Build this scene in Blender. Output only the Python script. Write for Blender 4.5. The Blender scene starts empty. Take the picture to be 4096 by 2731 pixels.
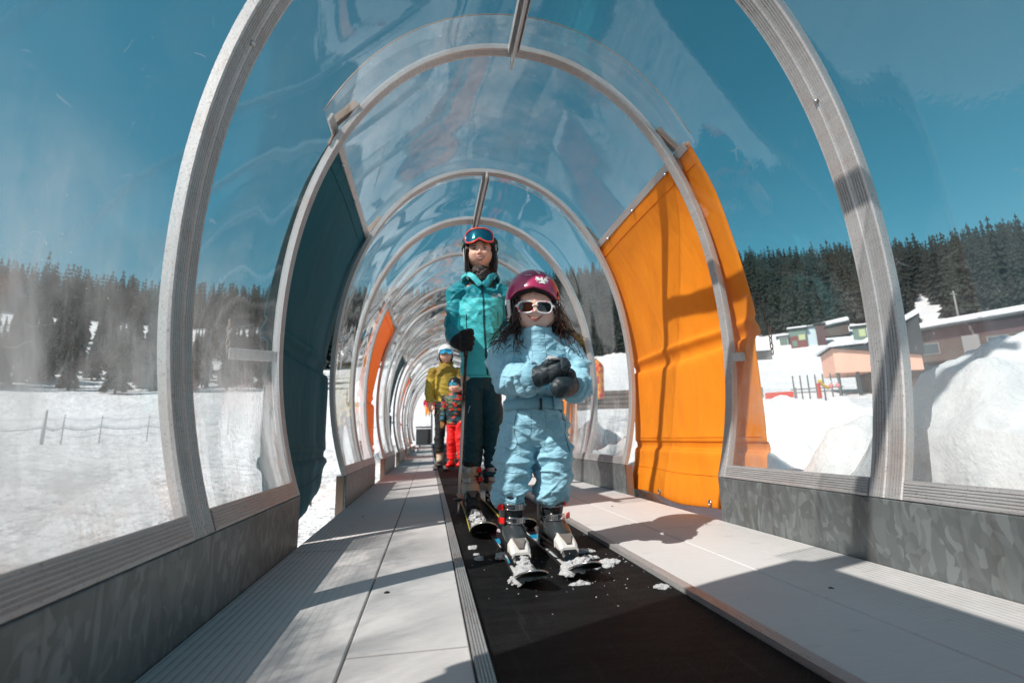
import bpy, math, random
import numpy as np
from mathutils import Vector, Matrix, noise
R = math.radians
scene = bpy.context.scene
COL = scene.collection
random.seed(7); np.random.seed(7)
rng = np.random.RandomState(11)

# ------------------------------------------------------------------ camera, sky, sun, exposure
YAW, PITCH, ROLL = .1724, .1953, -.0271
_f = Vector((math.sin(YAW)*math.cos(PITCH), math.cos(YAW)*math.cos(PITCH), math.sin(PITCH)))
_r = Vector((math.cos(YAW), -math.sin(YAW), 0)); _u = _r.cross(_f)
_r2 = _r*math.cos(ROLL) + _u*math.sin(ROLL); _u2 = -_r*math.sin(ROLL) + _u*math.cos(ROLL)
cam_d = bpy.data.cameras.new('camera'); cam = bpy.data.objects.new('camera', cam_d); COL.objects.link(cam)
cam.matrix_world = Matrix(((_r2.x, _u2.x, -_f.x, 0), (_r2.y, _u2.y, -_f.y, 0), (_r2.z, _u2.z, -_f.z, .367), (0, 0, 0, 1)))
cam_d.sensor_width = 36; cam_d.lens = 16.955; cam_d.clip_start = .02; cam_d.clip_end = 2000
cam_d.dof.use_dof = True; cam_d.dof.focus_distance = 1.62; cam_d.dof.aperture_fstop = 3.2
scene.camera = cam

w = bpy.data.worlds.new('World'); scene.world = w; w.use_nodes = True
nt = w.node_tree; nt.nodes.clear()
sky = nt.nodes.new('ShaderNodeTexSky'); sky.sky_type = 'NISHITA'; sky.sun_disc = False
sky.sun_elevation = R(45); sky.sun_rotation = R(240.3); sky.altitude = 1500; sky.air_density = 1.0; sky.dust_density = 3.2; sky.ozone_density = 1.0
hs = nt.nodes.new('ShaderNodeHueSaturation'); hs.inputs['Hue'].default_value = .452; hs.inputs['Saturation'].default_value = 1.30
bg = nt.nodes.new('ShaderNodeBackground'); bg.inputs['Strength'].default_value = .092
wo = nt.nodes.new('ShaderNodeOutputWorld')
nt.links.new(sky.outputs[0], hs.inputs['Color']); nt.links.new(hs.outputs[0], bg.inputs[0]); nt.links.new(bg.outputs[0], wo.inputs[0])

sun_d = bpy.data.lights.new('sun', 'SUN'); sun_d.energy = 5.0; sun_d.angle = R(.5); sun_d.color = (1, .93, .86)
sun = bpy.data.objects.new('sun', sun_d); COL.objects.link(sun)
SUNV = Vector((.869, .495, -1.0)).normalized()
sun.rotation_euler = SUNV.to_track_quat('-Z', 'Y').to_euler(); sun.location = (-10, -6, 12)
vs = scene.view_settings; vs.view_transform = 'Standard'; vs.look = 'None'; vs.gamma = 1; vs.use_curve_mapping = False
vs.exposure = .26
cam_d.dof.aperture_blades = 7
scene.cycles.transparent_max_bounces = 48; scene.cycles.max_bounces = 9
scene.cycles.sample_clamp_indirect = 4; scene.cycles.caustics_reflective = False; scene.cycles.caustics_refractive = False

# ------------------------------------------------------------------ materials
MATS = {}
class NT:
    def __init__(s, name):
        m = bpy.data.materials.new(name); m.use_nodes = True; s.m = m; s.t = m.node_tree; s.t.nodes.clear(); MATS[name] = m
    def n(s, typ, **kw):
        nd = s.t.nodes.new('ShaderNode'+typ)
        for k, v in kw.items():
            if k.startswith('_'): setattr(nd, k[1:], v)
            else:
                key = k.replace('__', ' ')
                nd.inputs[int(key[1:]) if key[0] == 'i' and key[1:].isdigit() else key].default_value = v
        return nd
    def l(s, a, b): s.t.links.new(a, b)
    def coord(s, scale=(1, 1, 1), rot=(0, 0, 0)):
        tc = s.n('TexCoord'); mp = s.n('Mapping'); mp.inputs['Scale'].default_value = scale; mp.inputs['Rotation'].default_value = rot
        s.l(tc.outputs['Object'], mp.inputs[0]); return mp.outputs[0]
    def noise(s, vec, scale, detail=4, rough=.5, dist=0):
        nd = s.n('TexNoise'); nd.inputs['Scale'].default_value = scale; nd.inputs['Detail'].default_value = detail
        nd.inputs['Roughness'].default_value = rough; nd.inputs['Distortion'].default_value = dist
        s.l(vec, nd.inputs['Vector']); return nd.outputs['Fac']
    def ramp(s, fac, stops, interp='LINEAR'):
        nd = s.n('ValToRGB'); cr = nd.color_ramp; cr.interpolation = interp
        while len(cr.elements) < len(stops): cr.elements.new(.5)
        for e, (p, c) in zip(cr.elements, stops):
            e.position = p; e.color = (c[0], c[1], c[2], 1) if isinstance(c, (tuple, list)) else (c, c, c, 1)
        s.l(fac, nd.inputs[0]); return nd.outputs[0]
    def math(s, op, a, b=0, c=0):
        nd = s.n('Math'); nd.operation = op
        for i, v in enumerate((a, b, c)):
            if hasattr(v, 'is_output') or hasattr(v, 'links'): s.l(v, nd.inputs[i])
            else: nd.inputs[i].default_value = v
        return nd.outputs[0]
    def mix(s, fac, a, b, typ='MIX'):
        nd = s.n('Mix'); nd.data_type = 'RGBA'; nd.blend_type = typ
        for v, i in ((fac, 0), (a, 6), (b, 7)):
            if hasattr(v, 'links'): s.l(v, nd.inputs[i])
            elif i == 0: nd.inputs[0].default_value = v
            else: nd.inputs[i].default_value = (v[0], v[1], v[2], 1)
        return nd.outputs[2]
    def bump(s, h, strength=.3, dist=.01, normal=None):
        nd = s.n('Bump'); nd.inputs['Strength'].default_value = strength; nd.inputs['Distance'].default_value = dist
        s.l(h, nd.inputs['Height'])
        if normal: s.l(normal, nd.inputs['Normal'])
        return nd.outputs[0]
    def out(s, shader): o = s.n('OutputMaterial'); s.l(shader, o.inputs[0]); return s.m
    def principled(s, color, rough=.5, metal=0, normal=None, spec=.5, **kw):
        p = s.n('BsdfPrincipled')
        for v, k in ((color, 'Base Color'), (rough, 'Roughness'), (metal, 'Metallic')):
            if hasattr(v, 'links'): s.l(v, p.inputs[k])
            elif k == 'Base Color': p.inputs[k].default_value = (v[0], v[1], v[2], 1)
            else: p.inputs[k].default_value = v
        p.inputs['Specular IOR Level'].default_value = spec
        if normal: s.l(normal, p.inputs['Normal'])
        for k, v in kw.items(): p.inputs[k.replace('__', ' ')].default_value = v
        return p.outputs[0]

def simple(name, col, rough=.5, metal=0, bumpscale=0, bumpstr=.2, var=.12, spec=.5, **kw):
    t = NT(name); v = t.coord()
    c = t.mix(t.noise(v, 14, 3), [x*(1-var) for x in col], [min(1, x*(1+var)) for x in col])
    nrm = t.bump(t.noise(v, bumpscale, 4), bumpstr, .004) if bumpscale else None
    return t.out(t.principled(c, rough, metal, nrm, spec, **kw))

def make_aluminium(name, base, warm, rough=.42):
    t = NT(name); v = t.coord()
    v2 = t.coord((60, 6, 60)); streak = t.noise(v2, 3, 4)
    c = t.mix(streak, [x*.75 for x in base], [min(1, x*1.15) for x in base])
    st = t.ramp(t.noise(v, 5, 5, .65), [(.5, 0), (.72, 1)])
    c = t.mix(t.math('MULTIPLY', st, .36), c, warm)
    sp = t.ramp(t.noise(v, 190, 2, .6), [(.62, 0), (.68, 1)])
    c = t.mix(t.math('MULTIPLY', sp, .55), c, (.12, .09, .08))
    nrm = t.bump(t.noise(v, 120, 3), .12, .002)
    return t.out(t.principled(c, t.ramp(streak, [(0, rough-.08), (1, rough+.12)]), .5, nrm))
make_aluminium('aluminium', (.54, .53, .525), (.40, .26, .19))

def make_pane(name, dirt=1.0, seed=0., frost=1.0):
    t = NT(name)
    tc = t.n('TexCoord'); sep = t.n('SeparateXYZ'); t.l(tc.outputs['Object'], sep.inputs[0]); z = sep.outputs['Z']
    mp = t.n('Mapping'); mp.inputs['Location'].default_value = (seed, seed*2.3, 0); t.l(tc.outputs['Object'], mp.inputs[0]); v = mp.outputs[0]
    # film of grime that builds up on the lower third of the sheet
    low = t.n('MapRange'); low.inputs['From Min'].default_value = .95; low.inputs['From Max'].default_value = .2; t.l(z, low.inputs[0]); low = low.outputs[0]
    n1 = t.noise(v, 3.2, 6, .62, .4)
    film = t.math('MULTIPLY', low, t.ramp(n1, [(.36, .12), (.68, 1)]))
    film = t.math('MULTIPLY', film, .80*dirt*frost)
    vst = t.n('Mapping'); vst.inputs['Scale'].default_value = (16, 16, 1.6); t.l(v, vst.inputs[0])
    run = t.ramp(t.noise(vst.outputs[0], 2.2, 4, .6), [(.48, 0), (.8, 1)])
    film = t.math('ADD', film, t.math('MULTIPLY', t.math('MULTIPLY', run, low), .22*dirt))
    haze = t.math('MULTIPLY', t.ramp(t.noise(v, 1.7, 5, .6), [(.35, 0), (.85, 1)]), .045*dirt)
    spk = t.math('MULTIPLY', t.ramp(t.noise(v, 75, 2, .6), [(.70, 0), (.76, 1)]), t.math('ADD', t.math('MULTIPLY', low, .45), .10))
    # scratches: thin contour lines of stretched noise, broken up by a second noise
    scr = None
    for i, (sc, rt, det) in enumerate((((3.2, 3.2, 9), (.5, .2, .3), 2), ((10, 4, 2.6), (1.1, .6, 0), 1), ((5, 14, 6), (-.6, .9, .4), 2), ((18, 7, 12), (.3, -.5, 1.), 1))):
        m = t.n('Mapping'); m.inputs['Scale'].default_value = sc; m.inputs['Rotation'].default_value = rt; m.inputs['Location'].default_value = (seed+i, i*3, 0); t.l(tc.outputs['Object'], m.inputs[0])
        a = t.math('ABSOLUTE', t.math('SUBTRACT', t.noise(m.outputs[0], 1.0, det, .35), .5))
        ln = t.math('LESS_THAN', a, .0014)
        br = t.math('GREATER_THAN', t.noise(m.outputs[0], 2.3, 2), .60)
        ln = t.math('MULTIPLY', ln, br)
        scr = ln if scr is None else t.math('MAXIMUM', scr, ln)
    d = t.math('ADD', t.math('ADD', film, haze), spk)
    d = t.math('ADD', d, t.math('MULTIPLY', scr, .16)); d = t.math('MINIMUM', d, .82)
    rust = t.ramp(t.noise(v, 9, 5, .65), [(.5, 0), (.75, 1)])
    edge = t.n('MapRange'); edge.inputs['From Min'].default_value = .34; edge.inputs['From Max'].default_value = .22; t.l(z, edge.inputs[0])
    fcol = t.mix(t.math('MULTIPLY', t.math('MULTIPLY', rust, edge.outputs[0]), .8), (.58, .575, .57), (.46, .26, .16))
    tr = t.n('BsdfTransparent'); tr.inputs[0].default_value = (.955, .975, .98, 1)
    df = t.n('BsdfDiffuse'); tl = t.n('BsdfTranslucent'); t.l(fcol, df.inputs[0]); t.l(fcol, tl.inputs[0])
    m1 = t.n('MixShader'); m1.inputs[0].default_value = .5; t.l(df.outputs[0], m1.inputs[1]); t.l(tl.outputs[0], m1.inputs[2])
    m2 = t.n('MixShader'); t.l(d, m2.inputs[0]); t.l(tr.outputs[0], m2.inputs[1]); t.l(m1.outputs[0], m2.inputs[2])
    wav = t.coord((1.0, 2.6, 1.0)); nrm = t.bump(t.noise(wav, .55, 1, .3, .2), .30, .22)
    nrm = t.bump(t.noise(v, 60, 2), .05, .002, nrm)
    gl = t.n('BsdfGlossy'); gl.inputs['Roughness'].default_value = .022; gl.inputs[0].default_value = (1, 1, 1, 1); t.l(nrm, gl.inputs['Normal'])
    fr = t.n('Fresnel'); fr.inputs[0].default_value = 1.5; t.l(nrm, fr.inputs['Normal'])
    fac = t.math('MINIMUM', t.math('MULTIPLY', fr.outputs[0], 1.55), .85)
    # a sheet is seen from either side; use the outside index on both
    geo = t.n('NewGeometry'); fr.inputs[0].default_value = 1.5
    fr2 = t.n('Fresnel'); fr2.inputs[0].default_value = 1.5
    m3 = t.n('MixShader'); lw = t.n('LayerWeight'); lw.inputs[0].default_value = .5; t.l(nrm, lw.inputs['Normal'])
    f5 = t.math('POWER', lw.outputs['Facing'], 4.2); fac = t.math('ADD', t.math('MULTIPLY', f5, .80), .055)
    t.l(fac, m3.inputs[0]); t.l(m2.outputs[0], m3.inputs[1]); t.l(gl.outputs[0], m3.inputs[2])
    return t.out(m3.outputs[0])
make_pane('pane_a', 1.45, 0); make_pane('pane_c', .55, 3.7); make_pane('pane_b', 1.1, 5.3); make_pane('pane_clear', .5, 9.1, .6)

def make_fabric(name, col, col2, transl, rough=.5):
    t = NT(name); v = t.coord()
    n1 = t.noise(t.coord((1, 1, .35)), 7, 5, .6, .3)
    c = t.mix(n1, col, col2)
    dirt = t.ramp(t.noise(v, 22, 5, .7), [(.55, 0), (.8, 1)])
    c = t.mix(t.math('MULTIPLY', dirt, .25), c, [x*.45 for x in col])
    wv = t.n('TexWave'); wv.inputs['Scale'].default_value = 90; t.l(v, wv.inputs[0])
    nrm = t.bump(t.noise(t.coord((2, 2, .7)), 3.2, 3, .5, .6), .28, .05)
    nrm = t.bump(t.noise(v, 260, 2), .15, .001, nrm)
    p = t.principled(c, rough, 0, nrm, .22)
    tl = t.n('BsdfTranslucent'); t.l(c, tl.inputs[0]); t.l(nrm, tl.inputs['Normal'])
    m = t.n('MixShader'); m.inputs[0].default_value = transl; t.l(p, m.inputs[1]); t.l(tl.outputs[0], m.inputs[2])
    return t.out(m.outputs[0])
make_fabric('orange_tarp', (.96, .315, .016), (.98, .385, .030), .34, .45)
make_fabric('blue_tarp', (.008, .12, .16), (.014, .145, .19), .28, .6)

def make_board():
    t = NT('board_grey'); v = t.coord()
    tc = t.n('TexCoord'); sep = t.n('SeparateXYZ'); t.l(tc.outputs['Object'], sep.inputs[0]); x = sep.outputs['X']
    fib = t.noise(t.coord((14, 150, 8)), 1.0, 5, .62)
    c = t.mix(fib, (.55, .54, .535), (.70, .69, .68))
    big = t.noise(v, 2.6, 5, .6); c = t.mix(t.ramp(big, [(.35, 0), (.75, .6)]), c, (.55, .53, .515))
    # shallow moulded grooves run the length of the board; grime sits in them towards the outer edge
    gr = t.math('SINE', t.math('MULTIPLY', x, 2*math.pi/.017)); groove = t.math('GREATER_THAN', t.math('ADD', gr, t.math('MULTIPLY', t.math('SUBTRACT', t.noise(v, 25, 4), .5), .8)), .80)
    dx = t.math('ABSOLUTE', t.math('SUBTRACT', x, .375)); edge = t.n('MapRange'); edge.inputs['From Min'].default_value = .52; edge.inputs['From Max'].default_value = .78; t.l(dx, edge.inputs[0])
    c = t.mix(t.math('MULTIPLY', t.math('MULTIPLY', groove, edge.outputs[0]), .55), c, (.17, .155, .145))
    sp = t.ramp(t.noise(v, 70, 3, .6), [(.73, 0), (.76, 1)]); c = t.mix(t.math('MULTIPLY', sp, .85), c, (.05, .045, .04))
    st = t.ramp(t.noise(t.coord((5, 16, 5)), 2, 4, .6), [(.62, 0), (.72, 1)]); c = t.mix(t.math('MULTIPLY', st, .25), c, (.22, .19, .17))
    h = t.math('ADD', t.math('MULTIPLY', fib, .5), t.math('MULTIPLY', t.math('MULTIPLY', gr, edge.outputs[0]), -.12))
    nrm = t.bump(h, .5, .0035)
    return t.out(t.principled(c, .62, 0, nrm, .35))
make_board()

def make_belt():
    t = NT('belt_rubber'); tc = t.n('TexCoord')
    sep = t.n('SeparateXYZ'); t.l(tc.outputs['Object'], sep.inputs[0])
    a = t.math('SINE', t.math('MULTIPLY', sep.outputs['X'], 2*math.pi/.0065)); b = t.math('SINE', t.math('MULTIPLY', sep.outputs['Y'], 2*math.pi/.0065))
    h = t.math('MULTIPLY', a, b); v = t.coord()
    c = t.mix(t.ramp(t.noise(t.coord((2.2, 9, 3)), 3, 6, .65), [(.35, 0), (.75, 1)]), (.003, .0032, .0036), (.016, .0165, .0175))
    c = t.mix(t.math('MULTIPLY', t.ramp(t.noise(t.coord((26, 2, 3)), 2, 5, .7), [(.58, 0), (.75, 1)]), .35), c, (.06, .06, .062))
    sp = t.ramp(t.noise(v, 150, 2), [(.77, 0), (.8, 1)]); c = t.mix(t.math('MULTIPLY', sp, .3), c, (.25, .26, .27))
    nrm = t.bump(t.math('ADD', h, t.math('MULTIPLY', t.noise(t.coord((1, 5, 1)), 8, 3), 2.5)), .8, .0022)
    return t.out(t.principled(c, .6, 0, nrm, .14))
make_belt()

def make_galv():
    t = NT('galvanised'); v = t.coord((1.2, 1.2, .62), (.5, .25, 0))
    m = t.n('Mapping'); 
    vd = t.n('VectorMath'); vd.operation = 'ADD'; nn = t.n('TexNoise'); nn.inputs['Scale'].default_value = 9; t.l(v, nn.inputs[0])
    sc = t.n('VectorMath'); sc.operation = 'SCALE'; sc.inputs['Scale'].default_value = .16; t.l(nn.outputs['Color'], sc.inputs[0]); t.l(v, vd.inputs[0]); t.l(sc.outputs[0], vd.inputs[1])
    vo = t.n('TexVoronoi'); vo.inputs['Scale'].default_value = 48; t.l(vd.outputs[0], vo.inputs['Vector'])
    sp = t.n('SeparateColor'); t.l(vo.outputs['Color'], sp.inputs[0])
    c = t.ramp(sp.outputs[0], [(0, (.160, .178, .180)), (.35, (.182, .202, .204)), (.6, (.202, .224, .226)), (.82, (.245, .272, .275))], 'CONSTANT')
    c = t.mix(t.ramp(t.noise(t.coord((2, 2, .5)), 6, 5), [(.45, 0), (.85, .5)]), c, (.11, .105, .10))
    run = t.ramp(t.noise(t.coord((14, 14, .5)), 1.3, 3), [(.6, 0), (.75, .6)]); c = t.mix(run, c, (.10, .085, .075))
    return t.out(t.principled(c, .42, .45, t.bump(t.noise(t.coord((60, 60, 9), (0, .4, 0)), 3, 4), .18, .002), .5))
make_galv()

def make_snow(name, c0, c1, big=1., strength=.5, dist=.05):
    t = NT(name); v = t.coord()
    n1 = t.noise(v, 1.2*big, 6, .6); n2 = t.noise(v, 14*big, 5, .6)
    c = t.mix(n1, c0, c1)
    h = t.math('ADD', n1, t.math('MULTIPLY', n2, .25)); fine = t.noise(v, 2.6*big, 5, .7); h2 = t.noise(t.coord((1, 1, 1)), 40*big, 3)
    c = t.mix(t.math('MULTIPLY', t.ramp(fine, [(.55, 0), (.8, 1)]), .35), c, (.50, .50, .50))
    return t.out(t.principled(c, .75, 0, t.bump(h2, .15, .01, t.bump(h, strength, dist)), .2))
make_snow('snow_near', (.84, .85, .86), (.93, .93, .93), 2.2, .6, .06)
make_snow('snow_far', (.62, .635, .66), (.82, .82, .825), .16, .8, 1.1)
t = NT('snow_wet'); v = t.coord()
t.out(t.principled(t.mix(t.noise(v, 60, 4), (.42, .43, .44), (.80, .81, .82)), .25, 0, t.bump(t.noise(v, 330, 4, .75), 1., .005), .7))

simple('black_plastic', (.008, .008, .009), .35, var=.2)
simple('black_cloth', (.007, .007, .008), .85, bumpscale=160)
simple('steel', (.55, .55, .56), .28, 1)
simple('rusty_steel', (.30, .22, .17), .5, .7, bumpscale=90)
simple('white_paint', (.75, .75, .74), .4)
# ------------------------------------------------------------------ object helpers
def finish(o, label=None, cat=None, group=None, kind=None):
    if label: o['label'] = label
    if cat: o['category'] = cat
    if group: o['group'] = group
    if kind: o['kind'] = kind
    return o
def thing(name, loc, label, cat, group=None):
    o = bpy.data.objects.new(name, None); COL.objects.link(o); o.location = loc; o.empty_display_size = .1
    return finish(o, label, cat, group)
def origin_of(o):
    p = Vector((0, 0, 0))
    while o is not None: p = p + o.location; o = o.parent
    return p
def mesh_obj(name, V, F, mat, parent=None, smooth=True, fmat=None, label=None):
    """vertices are given in world space; a child gets them shifted to its thing"""
    me = bpy.data.meshes.new(name)
    V = np.asarray(V, float).reshape(-1, 3)
    if parent is not None: V = V - np.array(origin_of(parent))
    me.from_pydata([tuple(v) for v in V.tolist()], [], [tuple(f) for f in (F.tolist() if hasattr(F, 'tolist') else F)])
    mats = mat if isinstance(mat, (list, tuple)) else [mat]
    for m in mats: me.materials.append(MATS[m])
    if fmat is not None: me.polygons.foreach_set('material_index', np.asarray(fmat, dtype=np.int32))
    me.polygons.foreach_set('use_smooth', [smooth]*len(me.polygons))
    me.validate(); me.update()
    o = bpy.data.objects.new(name, me); COL.objects.link(o)
    if parent is not None: o.parent = parent
    if label: o['label'] = label
    return o
def bevel(o, wd=.003, seg=2):
    m = o.modifiers.new('bevel', 'BEVEL'); m.width = wd; m.segments = seg; m.limit_method = 'ANGLE'; m.angle_limit = R(40); return o

def catmull(P, k):
    P = np.asarray(P, float); n = len(P)
    if n < 3 or k < 2:
        return np.concatenate([P[:-1][:, None, :]*(1-np.linspace(0, 1, k+1)[:-1])[None, :, None] + P[1:][:, None, :]*np.linspace(0, 1, k+1)[:-1][None, :, None] for _ in (0,)], 0).reshape(-1, P.shape[1]) if False else np.vstack([P[i]*(1-s)+P[i+1]*s for i in range(n-1) for s in np.linspace(0, 1, k+1)[:-1]]+[P[-1]])
    Q = np.vstack([2*P[0]-P[1], P, 2*P[-1]-P[-2]]); out = []
    for i in range(1, n):
        p0, p1, p2, p3 = Q[i-1], Q[i], Q[i+1], Q[i+2]
        for s in np.linspace(0, 1, k+1)[:-1]:
            out.append(.5*((2*p1)+(-p0+p2)*s+(2*p0-5*p1+4*p2-p3)*s*s+(-p0+3*p1-3*p2+p3)*s**3))
    out.append(P[-1]); return np.array(out)

class MB:
    def __init__(s): s.V = []; s.F = []; s.M = []; s.cm = 0
    def add(s, V, F):
        b = len(s.V); s.V += [tuple(v) for v in np.asarray(V).tolist()]
        for f in F: s.F.append(tuple(int(i)+b for i in f)); s.M.append(s.cm)
        return s
    def box(s, x0, x1, y0, y1, z0, z1, rot=None, c=None):
        V = np.array([(x, y, z) for z in (z0, z1) for y in (y0, y1) for x in (x0, x1)], float)
        if rot is not None:
            Mx = np.array(Matrix.Rotation(rot[1], 3, rot[0])); cc = np.array(c if c is not None else V.mean(0)); V = (V-cc)@Mx.T+cc
        return s.add(V, [(0, 2, 3, 1), (4, 5, 7, 6), (0, 1, 5, 4), (2, 6, 7, 3), (0, 4, 6, 2), (1, 3, 7, 5)])
    def tube(s, P, r, n=12, k=4, ref=(0, 0, 1), cap=True, disp=None):
        """P: points, r: radius or (ra, rb) per point; ra along the side axis (ref x dir), rb along the other"""
        P = np.asarray(P, float); m = len(P)
        rr = np.array([(a, a) if np.isscalar(a) else tuple(a) for a in (r if hasattr(r, '__len__') else [r]*m)], float)
        if len(rr) != m: rr = np.repeat(rr[:1], m, 0)
        C = catmull(np.hstack([P, rr]), k); P = C[:, :3]; rr = np.maximum(C[:, 3:], 1e-5)
        T = np.gradient(P, axis=0); T /= np.linalg.norm(T, axis=1)[:, None]+1e-12
        rings = []; a = np.linspace(0, 2*np.pi, n, endpoint=False); prev = None
        for i in range(len(P)):
            rf = np.array(ref, float) if prev is None else prev
            B = rf - T[i]*(rf@T[i])
            if np.linalg.norm(B) < 1e-6: B = np.array([1., 0, 0]) - T[i]*T[i][0]
            B /= np.linalg.norm(B); prev = B; A = np.cross(B, T[i])
            q = 1. if disp is None else np.array([disp(i/(len(P)-1.), x) for x in a])
            rings.append(P[i]+(np.cos(a)*rr[i, 0]*q)[:, None]*A+(np.sin(a)*rr[i, 1]*q)[:, None]*B)
        V = np.vstack(rings); F = []
        for i in range(len(P)-1):
            for j in range(n):
                F.append((i*n+j, i*n+(j+1) % n, (i+1)*n+(j+1) % n, (i+1)*n+j))
        if cap:
            e = len(V); V = np.vstack([V, P[0]-T[0]*min(rr[0])*.5, P[-1]+T[-1]*min(rr[-1])*.5])
            for j in range(n):
                F.append((e, (j+1) % n, j)); b = (len(P)-1)*n; F.append((e+1, b+j, b+(j+1) % n))
        return s.add(V, F)
    def ball(s, c, r, nu=20, nv=12, rot=None, fn=None):
        V = []; F = []
        r = np.array([r]*3 if np.isscalar(r) else r, float)
        for i in range(nv+1):
            th = math.pi*i/nv
            for j in range(nu):
                ph = 2*math.pi*j/nu; V.append((math.sin(th)*math.cos(ph), math.sin(th)*math.sin(ph), math.cos(th)))
        V = np.array(V)
        if fn is not None: V = V*np.array([fn(*v) for v in V])[:, None]
        V = V*r
        if rot is not None: V = V@np.array(rot).T
        V = V+np.array(c)
        for i in range(nv):
            for j in range(nu):
                a, b, c2, d = i*nu+j, i*nu+(j+1) % nu, (i+1)*nu+(j+1) % nu, (i+1)*nu+j
                if i == 0: F.append((a, d, c2))
                elif i == nv-1: F.append((a, d, b))
                else: F.append((a, d, c2, b))
        return s.add(V, F)
    def grid(s, V, nu, nv, closeu=False):
        """V indexed [v*nu+u]"""
        F = []
        for i in range(nv-1):
            for j in range(nu if closeu else nu-1):
                F.append((i*nu+j, i*nu+(j+1) % nu, (i+1)*nu+(j+1) % nu, (i+1)*nu+j))
        return s.add(V, F)
    def extrude_poly(s, pts, d):
        """closed outline (N,3) extruded by vector d"""
        P = np.asarray(pts, float); n = len(P); V = np.vstack([P, P+np.array(d)])
        F = [tuple(range(n))[::-1], tuple(range(n, 2*n))]+[(i, (i+1) % n, n+(i+1) % n, n+i) for i in range(n)]
        return s.add(V, F)
    def build(s, name, mat, parent=None, smooth=True, label=None):
        return mesh_obj(name, s.V, s.F, mat, parent, smooth, s.M if isinstance(mat, (list, tuple)) else None, label)

def fuse(mb, voxel, smooth=4, factor=.5):
    """union of closed shells as one continuous surface"""
    me = bpy.data.meshes.new('tmp'); me.from_pydata(mb.V, [], mb.F); me.update()
    o = bpy.data.objects.new('tmp', me); COL.objects.link(o)
    m = o.modifiers.new('r', 'REMESH'); m.mode = 'VOXEL'; m.voxel_size = voxel
    if smooth: q = o.modifiers.new('s', 'SMOOTH'); q.iterations = smooth; q.factor = factor
    dg = bpy.context.evaluated_depsgraph_get(); ev = o.evaluated_get(dg); m2 = ev.to_mesh()
    V = np.empty(len(m2.vertices)*3); m2.vertices.foreach_get('co', V); V = V.reshape(-1, 3)
    N = np.empty(len(m2.vertices)*3); m2.vertices.foreach_get('normal', N); N = N.reshape(-1, 3)
    F = [tuple(p.vertices) for p in m2.polygons]
    ev.to_mesh_clear(); bpy.data.objects.remove(o); bpy.data.meshes.remove(me)
    return V, N, F
def nz(p, s=1.): return noise.noise(Vector((p[0]*s, p[1]*s, p[2]*s)))
def solidify(o, th, off=-1):
    m = o.modifiers.new('solid', 'SOLIDIFY'); m.thickness = th; m.offset = off; return o

# ------------------------------------------------------------------ tunnel
X0, A_, ZC, BU, PU, BL, H_ = .3746, .93, .748, 1.388, 2.089, 1.318, .180
WJ = A_*math.sqrt(1-((ZC-H_)/BL)**2)
def arch(n=72, off=0.):
    """section of the tube from the left foot over the top to the right foot: points and outward normals (x, z)"""
    t = np.linspace(0, np.pi/2, 400); ux = A_*np.cos(t)**(2/PU); uz = ZC+BU*np.sin(t)**(2/PU)
    tl = np.linspace(math.asin((ZC-H_)/BL), 0, 200, endpoint=False); lx = A_*np.cos(tl); lz = ZC-BL*np.sin(tl)
    rx = np.concatenate([lx, ux]); rz = np.concatenate([lz, uz])
    x = np.concatenate([rx, -rx[::-1][1:]]); z = np.concatenate([rz, rz[::-1][1:]])
    s = np.concatenate([[0], np.cumsum(np.hypot(np.diff(x), np.diff(z)))]); q = np.linspace(0, s[-1], n)
    x = np.interp(q, s, x)[::-1]; z = np.interp(q, s, z)[::-1]
    dx, dz = np.gradient(x), np.gradient(z); L = np.hypot(dx, dz); nx, nzz = -dz/L, dx/L
    return np.stack([X0+x+nx*off, z+nzz*off], 1), np.stack([nx, nzz], 1)
def zsag(y): return 0. if y < 8 else .002*(y-8)**2
RIB = []
def rib_profile(wd, d, n=6, groove=.0028):
    """inner face with raised ribs; list of (along, outwards) closed"""
    pr = [(0, .002)]; m = .004; st = (wd-2*m)/n
    for i in range(n):
        a = m+i*st; pr += [(a+st*.08, 0), (a+st*.55, 0), (a+st*.63, groove), (a+st*.95, groove)]
    pr += [(wd, .002), (wd, d), (0, d)]; return pr
def hoop(y, wd, parent, zo, n=84):
    P, N = arch(n); pr = rib_profile(wd, .027, 5); m = len(pr); V = []
    for i in range(n):
        for a, b in pr: V.append((P[i, 0]+N[i, 0]*b, y+a, P[i, 1]+N[i, 1]*b+zo))
    F = [(i*m+j, i*m+(j+1) % m, (i+1)*m+(j+1) % m, (i+1)*m+j) for i in range(n-1) for j in range(m)]
    F += [tuple(range(m))[::-1], tuple(range((n-1)*m, n*m))]
    return mesh_obj('hoop', V, F, 'aluminium', parent, smooth=False)
def pane(y0, y1, half, parent, zo, mat, off=.009, top=0.):
    n = 61; P, N = arch(n*2-1, off); P = P[:n] if half < 0 else P[n-1:][::-1]; N = N[:n] if half < 0 else N[n-1:][::-1]
    ny = 14; V = []
    for i in range(n):
        for j in range(ny):
            y = y0+(y1-y0)*j/(ny-1.); e = math.sin(math.pi*j/(ny-1.))*.006
            wv = .004*nz((y*1.7+half*3, P[i, 1]*1.6, P[i, 0]), 1.)+e
            V.append((P[i, 0]+N[i, 0]*wv, y, P[i, 1]+N[i, 1]*wv+zo))
    mb = MB(); mb.grid(np.array(V), ny, n); return mb.build('pane', mat, parent)
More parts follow.
